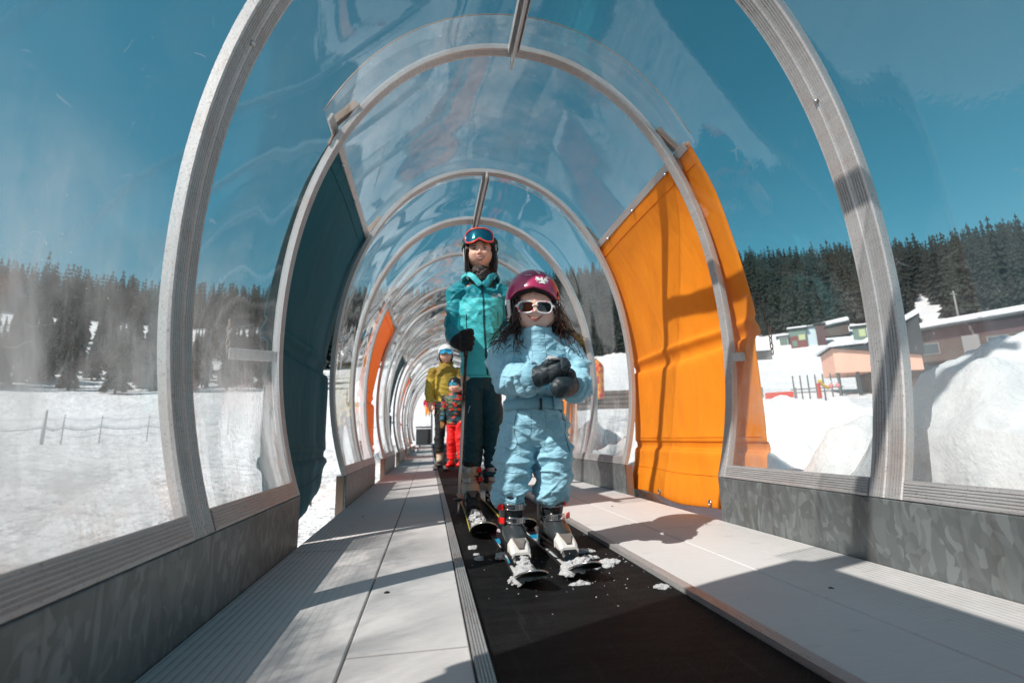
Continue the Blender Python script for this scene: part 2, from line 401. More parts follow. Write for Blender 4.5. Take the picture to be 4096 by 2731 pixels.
def rail(y0, y1, side, parent, zo):
    """ribbed bottom rail along the tunnel; leans like the foot of the arch"""
    P, N = arch(200); P0 = P[-1] if side > 0 else P[0]; k = -4 if side > 0 else 3
    up = (P[k]-P0); up = up/np.linalg.norm(up); nn = N[-1] if side > 0 else N[0]
    pr = rib_profile(.052, .027, 6); V = []
    for y in (y0, y1):
        for a, b in pr:
            b -= .0015
            q = P0+up*a+nn*b; V.append((q[0], y, q[1]+zo))
    m = len(pr); F = [(j, (j+1) % m, m+(j+1) % m, m+j) for j in range(m)]+[tuple(range(m))[::-1], tuple(range(m, 2*m))]
    return mesh_obj('bottom_rail', V, F, 'aluminium', parent, smooth=False)
SEC_LABEL = {-1: 'clear arched tunnel section behind the viewpoint', 0: 'nearest clear arched tunnel section, its double hoop framing the picture on both sides',
 1: 'clear arched tunnel section around the adult skier, second from the front', 2: 'third clear tunnel section from the front, starting at the first narrow orange curtain',
 3: 'fourth clear tunnel section from the front, beside the yellow jacket', 4: 'fifth clear tunnel section from the front', 5: 'sixth clear tunnel section from the front, small in the distance',
 6: 'seventh and farthest clear tunnel section, open onto the snow'}
Y_START = .395; PITCHY = 2.58; LEN = 1.56
def section(k):
    y0 = Y_START+k*PITCHY; zo = zsag(y0+.8); y1 = y0+LEN
    root = thing('tunnel_section', (X0, y0, zo), SEC_LABEL[k], 'tunnel section', 'clear sections of the tunnel')
    ym = y0+LEN/2
    for y in (y0, ym-.0505, ym+.0005, y1-.05): hoop(y, .05, root, zo)
    for (a, b) in ((y0+.052, ym-.0525), (ym+.0525, y1-.052)):
        for h in (-1, 1): pane(a-.004, b+.004, h, root, zo, 'pane_c' if (h > 0 and k == 0) else ('pane_a' if (h > 0) ^ (k % 2 == 0) else 'pane_b'))
        for h in (-1, 1): rail(a, b, h, root, zo)
    # ridge beam, a T section hanging under the top of the hoops
    zt = ZC+BU+zo
    mb = MB(); mb.box(X0-.025, X0+.025, y0+.051, y1-.051, zt-.010, zt+.012); mb.box(X0-.006, X0+.006, y0-.03, y1+.02, zt-.052, zt-.0105)
    mb.box(X0-.025, X0-.021, y0+.051, y1-.051, zt-.026, zt-.0105); mb.box(X0+.021, X0+.025, y0+.051, y1-.051, zt-.026, zt-.0105)
    bevel(mb.build('ridge_beam', 'aluminium', root, smooth=False), .0015, 1)
    for h in (-1, 1):
        x = X0+h*WJ; mb = MB()
        mb.box(min(x, x+h*.012), max(x, x+h*.012), y0+.002, y1-.002, -.16, H_-.004)
        bevel(mb.build('base_plate', 'galvanised', root, smooth=False), .002, 1)
        for yy in (y0, y1-.04):
            mb = MB(); mb.box(min(x+h*.0125, x+h*.055), max(x+h*.0125, x+h*.055), yy-.001, yy+.041, -.16, H_-.006)
            mb.build('foot_post', 'rusty_steel', root, smooth=False)
    P, N = arch(84)
    for y, ii in ((y0+.02, (30, 53)), (ym, (21, 62)), (y1-.02, (30, 53))):
        for i in ii:
            c = np.array([P[i, 0], y, P[i, 1]+zo]); d = np.array([-N[i, 0], 0, -N[i, 1]])
            if y != ym: c = c+np.array([N[i, 0], 0, N[i, 1]])*.029; d = -d
            mb = MB(); mb.tube([c-d*.002, c+d*.004, c+d*.007], [.007, .007, .004], 8, 1); mb.build('bolt', 'steel', root)
    return root
for k in range(-1, 7): section(k)

# curtains hung outside the gaps
def side_curve(off):
    """outline of a curtain on the right hand side, from the clamp bar down"""
    return [(.735+off, 1.66), (.765+off, 1.60), (.845+off, 1.42), (.905+off, 1.20), (.945+off, 1.0), (.965+off, .87), (.958+off, .835), (.975+off, .80), (.975+off, .77), (.948+off, .745),
            (.945+off, .60), (.945+off, .42), (.94+off, .33), (.948+off, .315), (.950+off, .285), (.932+off, .262), (.925+off, .20), (.905+off, .10), (.895+off, .035), (.893+off, .012)]
def curtain(gap, side, mat, label, loose=0.):
    y0 = Y_START+gap*PITCHY+LEN; y1 = y0+PITCHY-LEN; zo = zsag(y0+.5); ya, yb = y0-(.15 if side > 0 else .015), y1+.11
    root = thing('curtain', (X0+side*.95, y0, zo), label, 'curtain', 'coloured curtains closing the gaps of the tunnel')
    C = catmull(np.array(side_curve(.040)), 5); nv = len(C); nu = 46; V = []
    for i in range(nv):
        s = i/(nv-1.)
        for j in range(nu):
            u = j/(nu-1.); y = ya+(yb-ya)*u
            z = C[i, 1]
            slack = math.sin(math.pi*min(1, max(0, (u-.08)/.84)))
            inx = -.026*slack*math.sin(math.pi*min(1, s*2)) if s < .5 else -.012*slack*math.sin(math.pi*(s-.5)*2)
            wr = .016*nz((y*3.1+gap*7, z*1.1, side*2.), 1.)+.005*nz((y*9, z*5, gap), 1.)
            if s > .04: inx += wr*min(1, (s-.04)*8)*min(1., .3+slack)
            dz = -.030*slack if .40 < s < .62 else 0.       # the middle tube sags between the frames
            dz *= math.sin(math.pi*(s-.40)/.22) if .40 < s < .62 else 0.
            low = max(0, (s-.80)/.2)
            dy = 0.; ox = 0.
            if loose: dy = -loose*.10*low*(u)*1.0; ox = loose*.10*low*u*u; 
            zb = z+dz+low*.012*math.sin(9*u+gap)+(.05*low*u if loose else 0)
            V.append((X0+side*(C[i, 0]+inx+ox), y+dy, zb+zo))
    mb = MB(); mb.grid(np.array(V), nu, nv); cl = mb.build('cloth', mat, root); solidify(cl, .0035, 0)
    V = np.array(V).reshape(nv, nu, 3)
    # stitched hems: thin raised tapes
    for i, w_ in ((6, .004), (int(nv*.62), .003), (int(nv*.755), .003), (int(nv*.86), .003)):
        mb = MB(); off = np.array([-side*.003, 0, 0]); mb.tube(V[i, 1:-1:3]+off, [.0022]*len(V[i, 1:-1:3]), 6, 2); mb.build('seam', mat, cl)
    # clamp bar along the top edge, carried by two brackets on the hoops
    P0 = V[0].mean(0); mb = MB()
    mb.box(P0[0]-.006, P0[0]+.006, y0-.13, y1+.09, P0[2]-.028, P0[2]+.012, rot=('Y', -side*.45)); bevel(mb.build('clamp_bar', 'aluminium', root, smooth=False), .002, 1)
    for yy in (y0-.045, y1+.045):
        mb = MB(); cx = P0[0]-side*.0; c = (cx, yy, P0[2]); mb.box(min(cx-side*.13, cx+side*.02), max(cx-side*.13, cx+side*.02), yy-.014, yy+.014, P0[2]+.014, P0[2]+.046, rot=('Y', side*.82), c=(cx, yy, P0[2]+.03))
        bevel(mb.build('bracket', 'rusty_steel', root, smooth=False), .002, 1)
        mb = MB(); mb.box(cx+side*.004, cx+side*.012, yy-.012, yy+.012, P0[2]-.085, P0[2]-.02, rot=('Y', -side*.35)); mb.build('strap', 'rusty_steel', root, smooth=False)
    for u in (.18, .5, .82):
        q = V[3, int(u*(nu-1))]; d = np.array([-side*.9, 0, -.35]); mb = MB(); mb.tube([q, q+d*.012, q+d*.02], [.009, .009, .005], 8, 1); mb.build('bolt', 'steel', root)
    for u in (.3, .72):
        q = V[int(nv*.94), int(u*(nu-1))]; a = np.linspace(0, 2*np.pi, 15); mb = MB()
        mb.tube(np.stack([np.full(15, q[0]-side*.005), q[1]+.011*np.cos(a), q[2]+.013*np.sin(a)], 1), [.003]*15, 6, 1, ref=(1, 0, 0), cap=False); mb.build('grommet', 'steel', cl)
    # tension arm and chain outside the frame at the middle tube
    ti = int(nv*.44)
    for (yy, u) in ((ya-.03, 0), ):
        q = V[ti, 0]; mb = MB(); xo = X0+side*.93; mb.box(min(xo, xo+side*.17), max(xo, xo+side*.17), y0-.045, y0-.035, q[2]-.10, q[2]-.06, rot=('Z', -side*.5), c=(xo, y0-.04, q[2]))
        bevel(mb.build('tension_arm', 'aluminium', root, smooth=False), .002, 1)
        mb = MB()
        for li in range(5):
            c = np.array([xo+side*.155, y0-.12, q[2]+.03-li*.024]); a = np.linspace(0, 2*np.pi, 11)
            ring = np.stack([np.cos(a)*.006*(li % 2), np.cos(a)*.006*((li+1) % 2), np.sin(a)*.015], 1)+c; mb.tube(ring, [.0024]*11, 5, 1, cap=False)
        mb.build('chain', 'rusty_steel', root)
    return root
def cover(gap):
    y0 = Y_START+gap*PITCHY+LEN; y1 = y0+PITCHY-LEN; zo = zsag(y0+.5); n = 120; P, N = arch(n, .046); ny = 10
    ii = [i for i in range(n) if P[i, 1] > 1.63]; V = []
    for i in ii:
        for j in range(ny):
            y = y0-.19+(y1-y0+.36)*j/(ny-1.); wv = .008*nz((y*2, P[i, 0]*2, gap*3.), 1.)
            V.append((P[i, 0]+N[i, 0]*wv, y, P[i, 1]+N[i, 1]*wv+zo))
    root = thing('roof_cover', (X0, y0, zo+ZC+BU), GAPN[gap], 'roof cover', 'clear sheets over the gaps')
    mb = MB(); mb.grid(np.array(V), ny, len(ii)); mb.build('sheet', 'pane_clear', root)
    Vg = np.array(V).reshape(len(ii), ny, 3)
    for j in (0, ny-1): mb = MB(); mb.tube(Vg[::2, j], [.0022]*len(Vg[::2, j]), 5, 1); mb.build('edge_bead', 'rusty_steel' if j == 0 else 'aluminium', root)
    return root
GAPN = {-2: '', -1: 'clear roof cover over the viewpoint at the near end', 0: 'clear roof cover right above the child, widest of the row', 1: 'second clear roof cover from the front, behind the adult skier', 2: 'third clear roof cover from the front along the tunnel',
        3: 'fourth clear roof cover from the front along the tunnel', 4: 'fifth clear roof cover from the front along the tunnel', 5: 'sixth and farthest clear roof cover of the tunnel'}
for g in range(-1, 6): cover(g)
CN = ['nearest', 'second', 'third', 'fourth', 'fifth', 'sixth', 'seventh']
curtain(-1, -1, 'orange_tarp', 'orange curtain at the viewpoint, just outside the left edge of the view')
curtain(-1, 1, 'blue_tarp', 'dark blue curtain at the viewpoint, outside the right edge of the view')
curtain(0, -1, 'blue_tarp', 'large dark blue curtain with loose lower corner, nearest on the left of the tunnel', loose=1.)
curtain(0, 1, 'orange_tarp', 'large bright orange curtain lit by the sun, right of the child')
curtain(1, -1, 'orange_tarp', 'narrow looking orange curtain on the left, first one behind the dark blue curtain', loose=.6)
curtain(1, 1, 'orange_tarp', 'orange curtain on the right hidden mostly behind the two skiers')
curtain(2, -1, 'blue_tarp', 'dark curtain on the left between two orange ones, third from the front')
curtain(2, 1, 'blue_tarp', 'dark blue curtain on the right far behind the adult')
curtain(3, -1, 'orange_tarp', 'orange strip of curtain on the left, fourth from the front')
curtain(3, 1, 'orange_tarp', 'fourth orange curtain from the front on the right side')
curtain(4, -1, 'blue_tarp', 'slim dark curtain on the left, fifth from the front')
curtain(4, 1, 'blue_tarp', 'fifth curtain from the front on the right side, dark blue')
curtain(5, -1, 'orange_tarp', 'last orange curtain on the left near the far tunnel end')
curtain(5, 1, 'orange_tarp', 'last orange curtain on the right near the far tunnel end')

# ------------------------------------------------------------------ walkway boards and belt
Y_END = Y_START+6*PITCHY+LEN
def board_row(x0, x1, ys, nm, parent):
    for i in range(len(ys)-1):
        a, b = ys[i]+.002, ys[i+1]-.002; n = max(2, int((b-a)/.35)+1); mb = MB(); dz = rng.uniform(-.0012, .0012)
        yy = np.linspace(a, b, n); V = []
        for y in yy:
            z = zsag(y)+dz
            wb = .0008*nz((x0*9, y*3, 2.)); V += [(x0+.002+wb, y, z-.03), (x0+.002+wb, y, z-.002), (x0+.0042+wb, y, z), (x1-.0042+wb, y, z), (x1-.002+wb, y, z-.002), (x1-.002+wb, y, z-.03)]
        F = [(i2*6+j, i2*6+j+1, (i2+1)*6+j+1, (i2+1)*6+j) for i2 in range(n-1) for j in range(5)]+[tuple(range(6)), tuple(range((n-1)*6, n*6))[::-1]]
        mesh_obj('board', V, F, 'board_grey', parent, smooth=False)
def seams(first, step=1.40): 
    a = first
    while a > -2.0: a -= step
    out = [-2.2]+[y for y in np.arange(a+step, Y_END, step)]+[Y_END]; return out
wl = bpy.data.objects.new('left_walkway', None); COL.objects.link(wl); finish(wl, kind='structure', label='pale grey grooved board walkway left of the black belt')
wr = bpy.data.objects.new('right_walkway', None); COL.objects.link(wr); finish(wr, kind='structure', label='pale grey board walkway right of the black belt')
board_row(X0-WJ-.0, -.142, seams(1.85), 'o', wl); board_row(-.142, .076, seams(2.36), 'i', wl)
board_row(.634, .866, seams(2.02), 'i', wr); board_row(.866, X0+WJ+.0, seams(1.87), 'o', wr)
belt = thing('conveyor_belt', (.355, 0, 0), 'long black rubber conveyor belt the skiers stand on, running down the middle', 'conveyor belt')
yy = np.concatenate([np.arange(-2.2, 8, .5), np.arange(8, Y_END, .3)]); 
def strip(x0, x1, z0, z1, pr=None):
    V = []; 
    for y in yy:
        z = zsag(y); V += [(x0, y, z+z0), (x0, y, z+z1), (x1, y, z+z1), (x1, y, z+z0)]
    F = [(i*4+j, i*4+(j+1) % 4, (i+1)*4+(j+1) % 4, (i+1)*4+j) for i in range(len(yy)-1) for j in range(4)]+[(0, 1, 2, 3), tuple(len(V)-4+q for q in (3, 2, 1, 0))]
    return V, F
V, F = strip(.108, .600, -.03, -.008); mesh_obj('belt_surface', V, F, 'belt_rubber', belt, smooth=False)
for (xa, xb) in ((.077, .105), (.603, .633)):
    pr = [(xa, -.03)]+[(xa+(xb-xa)*(i+f)/5, zz) for i in range(5) for f, zz in ((.05, .004), (.6, .004), (.68, .001), (.96, .001))]+[(xb, -.03)]
    m = len(pr); V = [(a, y, b+zsag(y)) for y in yy for a, b in pr]
    F = [(i*m+j, i*m+(j+1) % m, (i+1)*m+(j+1) % m, (i+1)*m+j) for i in range(len(yy)-1) for j in range(m)]
    mesh_obj('edge_strip', V, F, 'aluminium', belt, smooth=False)
for (x, y) in ((-.10, 1.32), (.93, 1.08), (-.32, 2.6), (.94, 2.5)):
    s_ = thing('screw', (x, y, 0), {(-.10, 1.32): 'dark screw head in the near left walkway board', (.93, 1.08): 'dark screw head in the near right walkway board', (-.32, 2.6): 'screw head in the left walkway beside the dark blue curtain', (.94, 2.5): 'screw head in the right walkway beside the orange curtain'}[(x, y)], 'screw')
    mb = MB(); mb.tube([(x, y, -.002), (x, y, .0012), (x, y, .0018)], [.007, .007, .005], 10, 1); mb.build('screw_head', 'black_plastic', s_)

# ------------------------------------------------------------------ terrain
AZ = np.array([-180, -60, -40, -25, -12, 0, 12, 20, 36, 45, 52, 58, 75, 180.])
RR = [0, 3., 8, 20, 24, 50, 72, 90, 115, 140, 200, 330]
def E(*a): return a
# ground slope seen from the belt (tangent of elevation) for each azimuth and distance beyond 8 m
TAB = {20: E(0, .0, .01, .01, .012, .012, .016, .03, .036, .04, .04, .04, .02, 0),
       24: E(0, .01, .02, .02, .045, .046, .046, .045, .045, .048, .05, .05, .02, 0),
       50: E(0, .05, .055, .06, .056, .056, .070, .095, .09, .085, .09, .09, .05, 0),
       72: E(0, .08, .094, .098, .10, .10, .12, .135, .135, .135, .13, .13, .10, 0),
       90: E(0, .11, .13, .13, .13, .13, .145, .160, .172, .172, .165, .158, .12, 0),
       115: E(0, .14, .172, .175, .18, .18, .18, .20, .205, .20, .19, .18, .15, 0),
       140: E(0, .16, .198, .202, .215, .22, .23, .245, .240, .225, .21, .20, .16, 0),
       200: E(0, .17, .205, .212, .25, .26, .285, .30, .285, .262, .235, .23, .18, 0),
       330: E(0, .15, .18, .18, .22, .23, .25, .26, .24, .22, .20, .20, .15, 0)}
def ground(x, y):
    r = math.hypot(x, y); az = math.degrees(math.atan2(x, y))
    def zr(q):
        if q <= 3: return -.13
        if q == 8: return -.08
        return .367*0+q*float(np.interp(az, AZ, TAB[q]))+.2*0
    for a, b in zip(RR[:-1], RR[1:]):
        if r <= b: s = (r-a)/(b-a); z = zr(a)*(1-s)+zr(b)*s; break
    else: z = zr(330)
    if r > 20: z += min(1, (r-20)/30)*(.5*noise.noise(Vector((x/14, y/14, 0)))+.5*noise.noise(Vector((x/5, y/5, 3)))*.4)
    lat = abs(x-X0)
    if r > 1.5 and r <= 30: z += .05*noise.noise(Vector((x*1.2, y*1.2, 1)))*min(1, max(0, lat-1))
    if lat < 1.6 and y < Y_END+.4: z = min(z, -.13)
    return z
rs = np.concatenate([np.linspace(.01, 8, 36), np.linspace(8.4, 30, 50), np.geomspace(31, 340, 75), [600, 1600]])
azs = np.concatenate([np.linspace(-180, -50, 40, endpoint=False), np.linspace(-50, 70, 240, endpoint=False), np.linspace(70, 180, 34, endpoint=False)])
V = []
for r in rs:
    for a in azs:
        x, y = r*math.sin(R(a)), r*math.cos(R(a)); q = min(r, 335.)/r; V.append((x, y, ground(x*q, y*q)-(0 if r < 340 else (r-340)*.05)))
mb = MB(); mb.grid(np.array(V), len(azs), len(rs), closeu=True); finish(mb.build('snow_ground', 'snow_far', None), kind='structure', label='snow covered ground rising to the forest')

def bank_h(x, y):
    def g(cx, cy, h, sx, sy): return h*math.exp(-((x-cx)/sx)**2-((y-cy)/sy)**2)
    h = max(g(1.9, .95, .74, .55, .5), g(2.45, 1.02, .98, 1.2, .66), g(3.1, .9, 1.04, 1.2, .8), g(1.72, 1.72, .50, .34, .26), g(3.6, 4.4, .80, 2.2, 1.5), g(5.5, 3.6, .95, 2.4, 1.6), g(1.74, 3.72, .66, .30, .22), g(1.9, 5.6, .6, .6, .5), g(3.2, 7.5, .5, 1.5, 1.2))
    h += g(1.5, 1.3, .12, .4, .4)
    n = noise.fractal(Vector((x*1.9, y*1.9, 2.)), 1., 2.1, 5); h *= 1+.20*n-.05*abs(noise.noise(Vector((x*4, y*4, 9.))))
    h += .05*noise.fractal(Vector((x*6, y*6, 5.)), 1., 2.1, 4)*min(1, h*3)
    return h
xs = np.concatenate([[1.385, 1.386], np.linspace(1.39, 3.2, 90), np.linspace(3.25, 9, 80)]); ys = np.concatenate([np.linspace(-1.5, .2, 14, endpoint=False), np.linspace(.2, 4.6, 150, endpoint=False), np.linspace(4.6, 12, 80)])
V = []
for y in ys:
    for i, x in enumerate(xs):
        z = -.14+bank_h(x, y) if i > 0 else -.3
        sh = .08*noise.noise(Vector((y*5, z*5, 0)))*max(0, 1-(x-1.386)/.3) if i > 1 else 0
        V.append((x+.0+max(0, sh), y, z))
mb = MB(); mb.grid(np.array(V), len(xs), len(ys)); finish(mb.build('snow_bank', 'snow_near', None), kind='structure', label='heaped snow bank pressed against the right side of the tunnel')
# ------------------------------------------------------------------ trees
t = NT('needles'); v = t.coord()
c = t.mix(t.noise(v, 1.7, 5, .7), (.010, .017, .015), (.034, .044, .034))
oi = t.n('ObjectInfo'); c = t.mix(t.math('MULTIPLY', oi.outputs['Random'], .6), c, (.036, .032, .026))
t.out(t.principled(c, .8, 0, None, .15))
t = NT('needles_far'); v = t.coord()
c = t.mix(t.noise(v, .45, 5, .75), (.009, .016, .015), (.036, .042, .033))
t.out(t.principled(c, .8, 0, None, .15))
simple('bark', (.09, .065, .05), .9)
def conifer_mesh(h, layers, per, seed, detail=True):
    rg = np.random.RandomState(seed); V = []; F = []; wd = h*rg.uniform(.13, .185)
    for i in range(layers):
        s = (i+.5)/layers; z = h*(.09+.93*s); L = wd*(1-s)**.85*rg.uniform(.85, 1.12)+h*.012; n = max(4, int(per*(1-.45*s)))
        a0 = rg.uniform(0, 6.28)
        for j in range(n):
            a = a0+j*2*math.pi/n+rg.uniform(-.25, .25); l = L*rg.uniform(.65, 1.2); dr = l*rg.uniform(.25, .6); w_ = l*rg.uniform(.26, .42)
            ca, sa = math.cos(a), math.sin(a); up = h*.045
            def pt(u, v_, zz): return (ca*u-sa*v_, sa*u+ca*v_, zz)
            b = len(V)
            if detail:
                V += [pt(0, 0, z+up), pt(l*.5, w_, z-dr*.55), pt(l*.5, -w_, z-dr*.55), pt(l, 0, z-dr), pt(l*.55, 0, z+up*.2), pt(l*.45, 0, z-dr*1.15), pt(l*.8, w_*.75, z-dr*1.05), pt(l*.8, -w_*.75, z-dr*1.05)]
                F += [(b, b+1, b+4), (b, b+4, b+2), (b+4, b+6, b+3), (b+4, b+3, b+7), (b+1, b+5, b+4), (b+2, b+4, b+5), (b+4, b+5, b+6), (b+4, b+7, b+5)]
            else:
                V += [pt(0, 0, z+up), pt(l*.7, w_, z-dr), pt(l*.7, -w_, z-dr), pt(l, 0, z-dr*.8)]; F += [(b, b+1, b+3), (b, b+3, b+2), (b, b+2, b+1)]
    b = len(V); V += [(0.007*h, 0, h*.93), (-.004*h, .006*h, h*.93), (-.004*h, -.006*h, h*.93), (0, 0, h*1.05)]; F += [(b, b+1, b+3), (b+1, b+2, b+3), (b+2, b, b+3)]
    return np.array(V), F
protos = []
for i in range(7):
    h = 1.; V, F = conifer_mesh(h, 20, 9, 100+i); me = bpy.data.meshes.new('crown'); me.from_pydata([tuple(q) for q in V], [], F); me.materials.append(MATS['needles']); me.update()
    mb = MB(); mb.tube([(0, 0, -.12), (0, 0, .3), (0, 0, .92)], [.017, .012, .004], 6, 1); tm = bpy.data.meshes.new('trunk'); tm.from_pydata(mb.V, [], mb.F); tm.materials.append(MATS['bark']); tm.update()
    protos.append((me, tm))
def tree(az, r, h, i, label, group):
    x, y = r*math.sin(R(az)), r*math.cos(R(az)); me, tm = protos[i % 7]
    o = bpy.data.objects.new('spruce_tree', None); COL.objects.link(o); o.location = (x, y, ground(x, y)); o.scale = (h*rng.uniform(.85, 1.2),)*2+(h,); o.rotation_euler = (rng.uniform(-.02, .02), rng.uniform(-.02, .02), rng.uniform(0, 6.28))
    finish(o, label, 'tree', group)
    for nm, m in (('crown', me), ('trunk', tm)):
        c = bpy.data.objects.new(nm, m); COL.objects.link(c); c.parent = o
k = 0
for az in np.sort(np.concatenate([rng.normal(c_, 1.1, 14) for c_ in (-42, -39.6, -37.2, -35, -32.6, -29.5, -27.2, -24.5, -22.5, -19.5, -17, -14.5)])):
    r = rng.uniform(67, 112); tree(az+rng.uniform(-.5, .5), r, rng.uniform(5.6, 9.2)*(1.2 if rng.rand() < .12 else 1), k, 'dark spruce in the loose front row on the left, in front of the snowy meadow', 'front row of spruces left of the tunnel'); k += 1
for az in np.linspace(-43, -14, 56):
    tree(az+rng.uniform(-.3, .3), rng.uniform(141, 152), rng.uniform(7, 12.5), k, 'distant spruce along the skyline wood left of the tunnel, behind the meadow', 'skyline spruces left of the tunnel'); k += 1
for az in np.linspace(15, 61, 82):
    if 50.4 < az < 52.7: continue
    tree(az+rng.uniform(-.2, .2), rng.uniform(91, 99) if az < 48 else rng.uniform(88, 97), rng.uniform(6, 12), k, 'tall dark spruce at the lower edge of the wood behind the huts on the right', 'spruces along the edge of the right wood'); k += 1
lows = [conifer_mesh(1., 12, 7, 200+i, False) for i in range(5)]
Vs, Fs, b = [], [], 0
def mass(az0, az1, r0, r1, n):
    global b
    for _ in range(n):
        az = rng.uniform(az0, az1); r = math.sqrt(rng.uniform(r0*r0, r1*r1))
        if 50.6 < az < 52.5 and r < 128: continue
        x, y = r*math.sin(R(az)), r*math.cos(R(az)); h = rng.uniform(8, 13.5)*(1.12 if rng.rand() < .06 else 1); V, F = lows[rng.randint(5)]
        a = rng.uniform(0, 6.28); ca, sa = math.cos(a), math.sin(a); wx = h*rng.uniform(.9, 1.3)
        X = (V[:, 0]*ca-V[:, 1]*sa)*wx+x; Y = (V[:, 0]*sa+V[:, 1]*ca)*wx+y
        Vs.append(np.stack([X, Y, V[:, 2]*h+ground(x, y)], 1)); Fs.append(np.array(F)+b); b += len(V)
mass(-46, -12, 148, 215, 750); mass(-12, 15, 95, 225, 700); mass(15, 63, 98, 222, 2100)
finish(mesh_obj('far_forest', np.vstack(Vs), np.vstack(Fs), 'needles_far'), 'dense dark conifer forest covering the hills behind the snowfields', 'forest', None, 'stuff')

# ------------------------------------------------------------------ huts, lodge, fences, flag
for n_, c_ in dict(red_wood=(.16, .045, .04), green_wood=(.12, .18, .15), lime=(.36, .42, .22), pale_blue=(.42, .52, .56), maroon=(.07, .025, .03), salmon=(.78, .42, .31), dark_roof=(.035, .04, .045),
                   brown_wood=(.07, .045, .035), grey_wood=(.20, .20, .195), fence_wood=(.16, .16, .16), glass_dark=(.03, .05, .06), red_plastic=(.50, .08, .06), yellow_plastic=(.62, .42, .08), pink_plastic=(.62, .22, .22), net_grey=(.55, .56, .58), post_grey=(.42, .42, .43)).items():
    simple(n_, c_, .6)
def pol(az, r): return r*math.sin(R(az)), r*math.cos(R(az))
def hut(az, r, w_, d, h, wall, label, cat, roof='snow', rh=.25, door=None, win=None, lift=0., name='hut', upper=None, roofw=.3, slope=0.):
    w_, d, h = w_*.85, d*.85, h*.82; x, y = pol(az, r); z = ground(x, y)-.25+lift; o = thing(name, (x, y, z), label, cat); o.rotation_euler = (0, 0, -R(az))
    def part(nm, mb, mat, sm=False):
        q = mesh_obj(nm, np.array(mb.V), mb.F, mat, None, sm); q.parent = o; return q
    mb = MB(); mb.box(-w_/2, w_/2, -d/2, d/2, 0, h+.25); part('wall', mb, wall)
    if upper: mb = MB(); mb.box(-w_/2-.01, w_/2+.01, -d/2-.02, d/2, h*.7, h+.24); part('wall_band', mb, upper)
    mb = MB(); mb.box(-w_/2-roofw, w_/2+roofw, -d/2-roofw, d/2+roofw, h+.25, h+.25+.10, rot=('Y', slope)); part('roof', mb, 'dark_roof')
    if roof == 'snow': 
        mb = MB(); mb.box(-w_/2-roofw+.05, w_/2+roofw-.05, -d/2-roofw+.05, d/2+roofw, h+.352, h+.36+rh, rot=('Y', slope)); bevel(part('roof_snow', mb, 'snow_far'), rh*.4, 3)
    if door:
        mb = MB(); mb.box(door[0]*.85, (door[0]+door[1])*.85, -d/2-.05, -d/2+.0, .2, .25+door[2]*.82); part('door', mb, door[3])
    for (a, b_, c_, e, m_) in (win or []):
        a, b_, c_, e = a*.85, b_*.85, c_*.82, e*.82
        mb = MB(); mb.box(a-.06, b_+.06, -d/2-.04, -d/2+.0, c_-.06+.25, e+.06+.25); f = part('window', mb, 'grey_wood'); mb = MB(); mb.box(a, b_, -d/2-.06, -d/2-.041, c_+.25, e+.25); q = mesh_obj('window_pane', np.array(mb.V), mb.F, m_, None, False); q.parent = f
    return o
hut(39.9, 79, 2.2, 2, 1.7, 'white_paint', 'small white kiosk with teal windows at the left end of the hut group', 'kiosk', win=[(-.9, .1, .3, 1.4, 'green_wood'), (.3, .9, .3, 1.4, 'glass_dark')])
hut(41.0, 78, 2.3, 2, 2.9, 'red_wood', 'red hut with green upper band and a lime square window', 'hut', upper='green_wood', win=[(.1, 1., 1.0, 1.9, 'lime')], door=(-.9, .7, 1.0, 'green_wood'))
hut(42.1, 78.5, 1.7, 2, 2.9, 'pale_blue', 'pale blue box hut between the red hut and the maroon tower', 'hut', rh=.1)
hut(43.0, 78, 1.2, 2, 3.3, 'maroon', 'narrow dark maroon shed right of the pale blue hut', 'shed', roof='none', roofw=.25)
hut(44.0, 84, 4.6, 4, 1.5, 'brown_wood', 'brown cabin under a broad snow covered roof above the huts', 'cabin', rh=.7, slope=-.12)
hut(46.2, 80, 1.8, 1.6, 2.0, 'green_wood', 'little green shed with a lime side near the silver hoop', 'shed', rh=.2, win=[(-.1, .7, .3, 1.5, 'lime')])
hut(53.9, 50, 11.5, 4, 2.7, 'brown_wood', 'long low lodge of dark red boards with a thick band of roof snow', 'lodge', rh=.5, slope=-.05, roofw=.8, name='lodge', lift=.9, upper='maroon', win=[(-3.2, -2.2, .4, 1.3, 'glass_dark'), (1., 2.2, .4, 1.3, 'glass_dark'), (2.8, 3.8, .4, 1.3, 'glass_dark')], door=(-.6, 1.1, 1.7, 'grey_wood'))
# salmon fronted building on posts
x, y = pol(45.6, 33); z = ground(x, y); o = thing('raised_building', (x, y, z), 'building with a salmon pink front raised on posts, under a steep dark roof', 'building'); o.rotation_euler = (0, 0, -R(45.6)+.25)
def sub(nm, mb, mat): q = mesh_obj(nm, np.array(mb.V), mb.F, mat, None, False); q.parent = o; return q
zb = .367+.090*33-z; zt = .367+.133*33-z
mb = MB(); mb.extrude_poly([(-1.3, -1, zb), (2.6, -1, zb-.1), (2.6, -1, zt-.75), (-1.3, -1, zt-.05)], (0, 3, 0)); sub('wall', mb, 'salmon')
mb = MB(); mb.extrude_poly([(-1.45, -1.2, zt-.04), (2.7, -1.2, zt-.74), (2.7, -1.2, zt+1.4), (.2, -1.2, zt+.02)], (0, 3.4, 0)); sub('roof', mb, 'dark_roof')
mb = MB(); mb.extrude_poly([(-1.5, -1.3, zt-.0), (.2, -1.3, zt+.06), (2.8, -1.3, zt+1.45), (2.8, -1.3, zt+1.75), (.1, -1.3, zt+.22), (-1.5, -1.3, zt+.12)], (0, 3.6, 0)); sub('roof_snow', mb, 'snow_far')
mb = MB(); mb.box(.3, 2.6, -.6, 2, -.3, zb-.02); sub('lower_wall', mb, 'brown_wood')
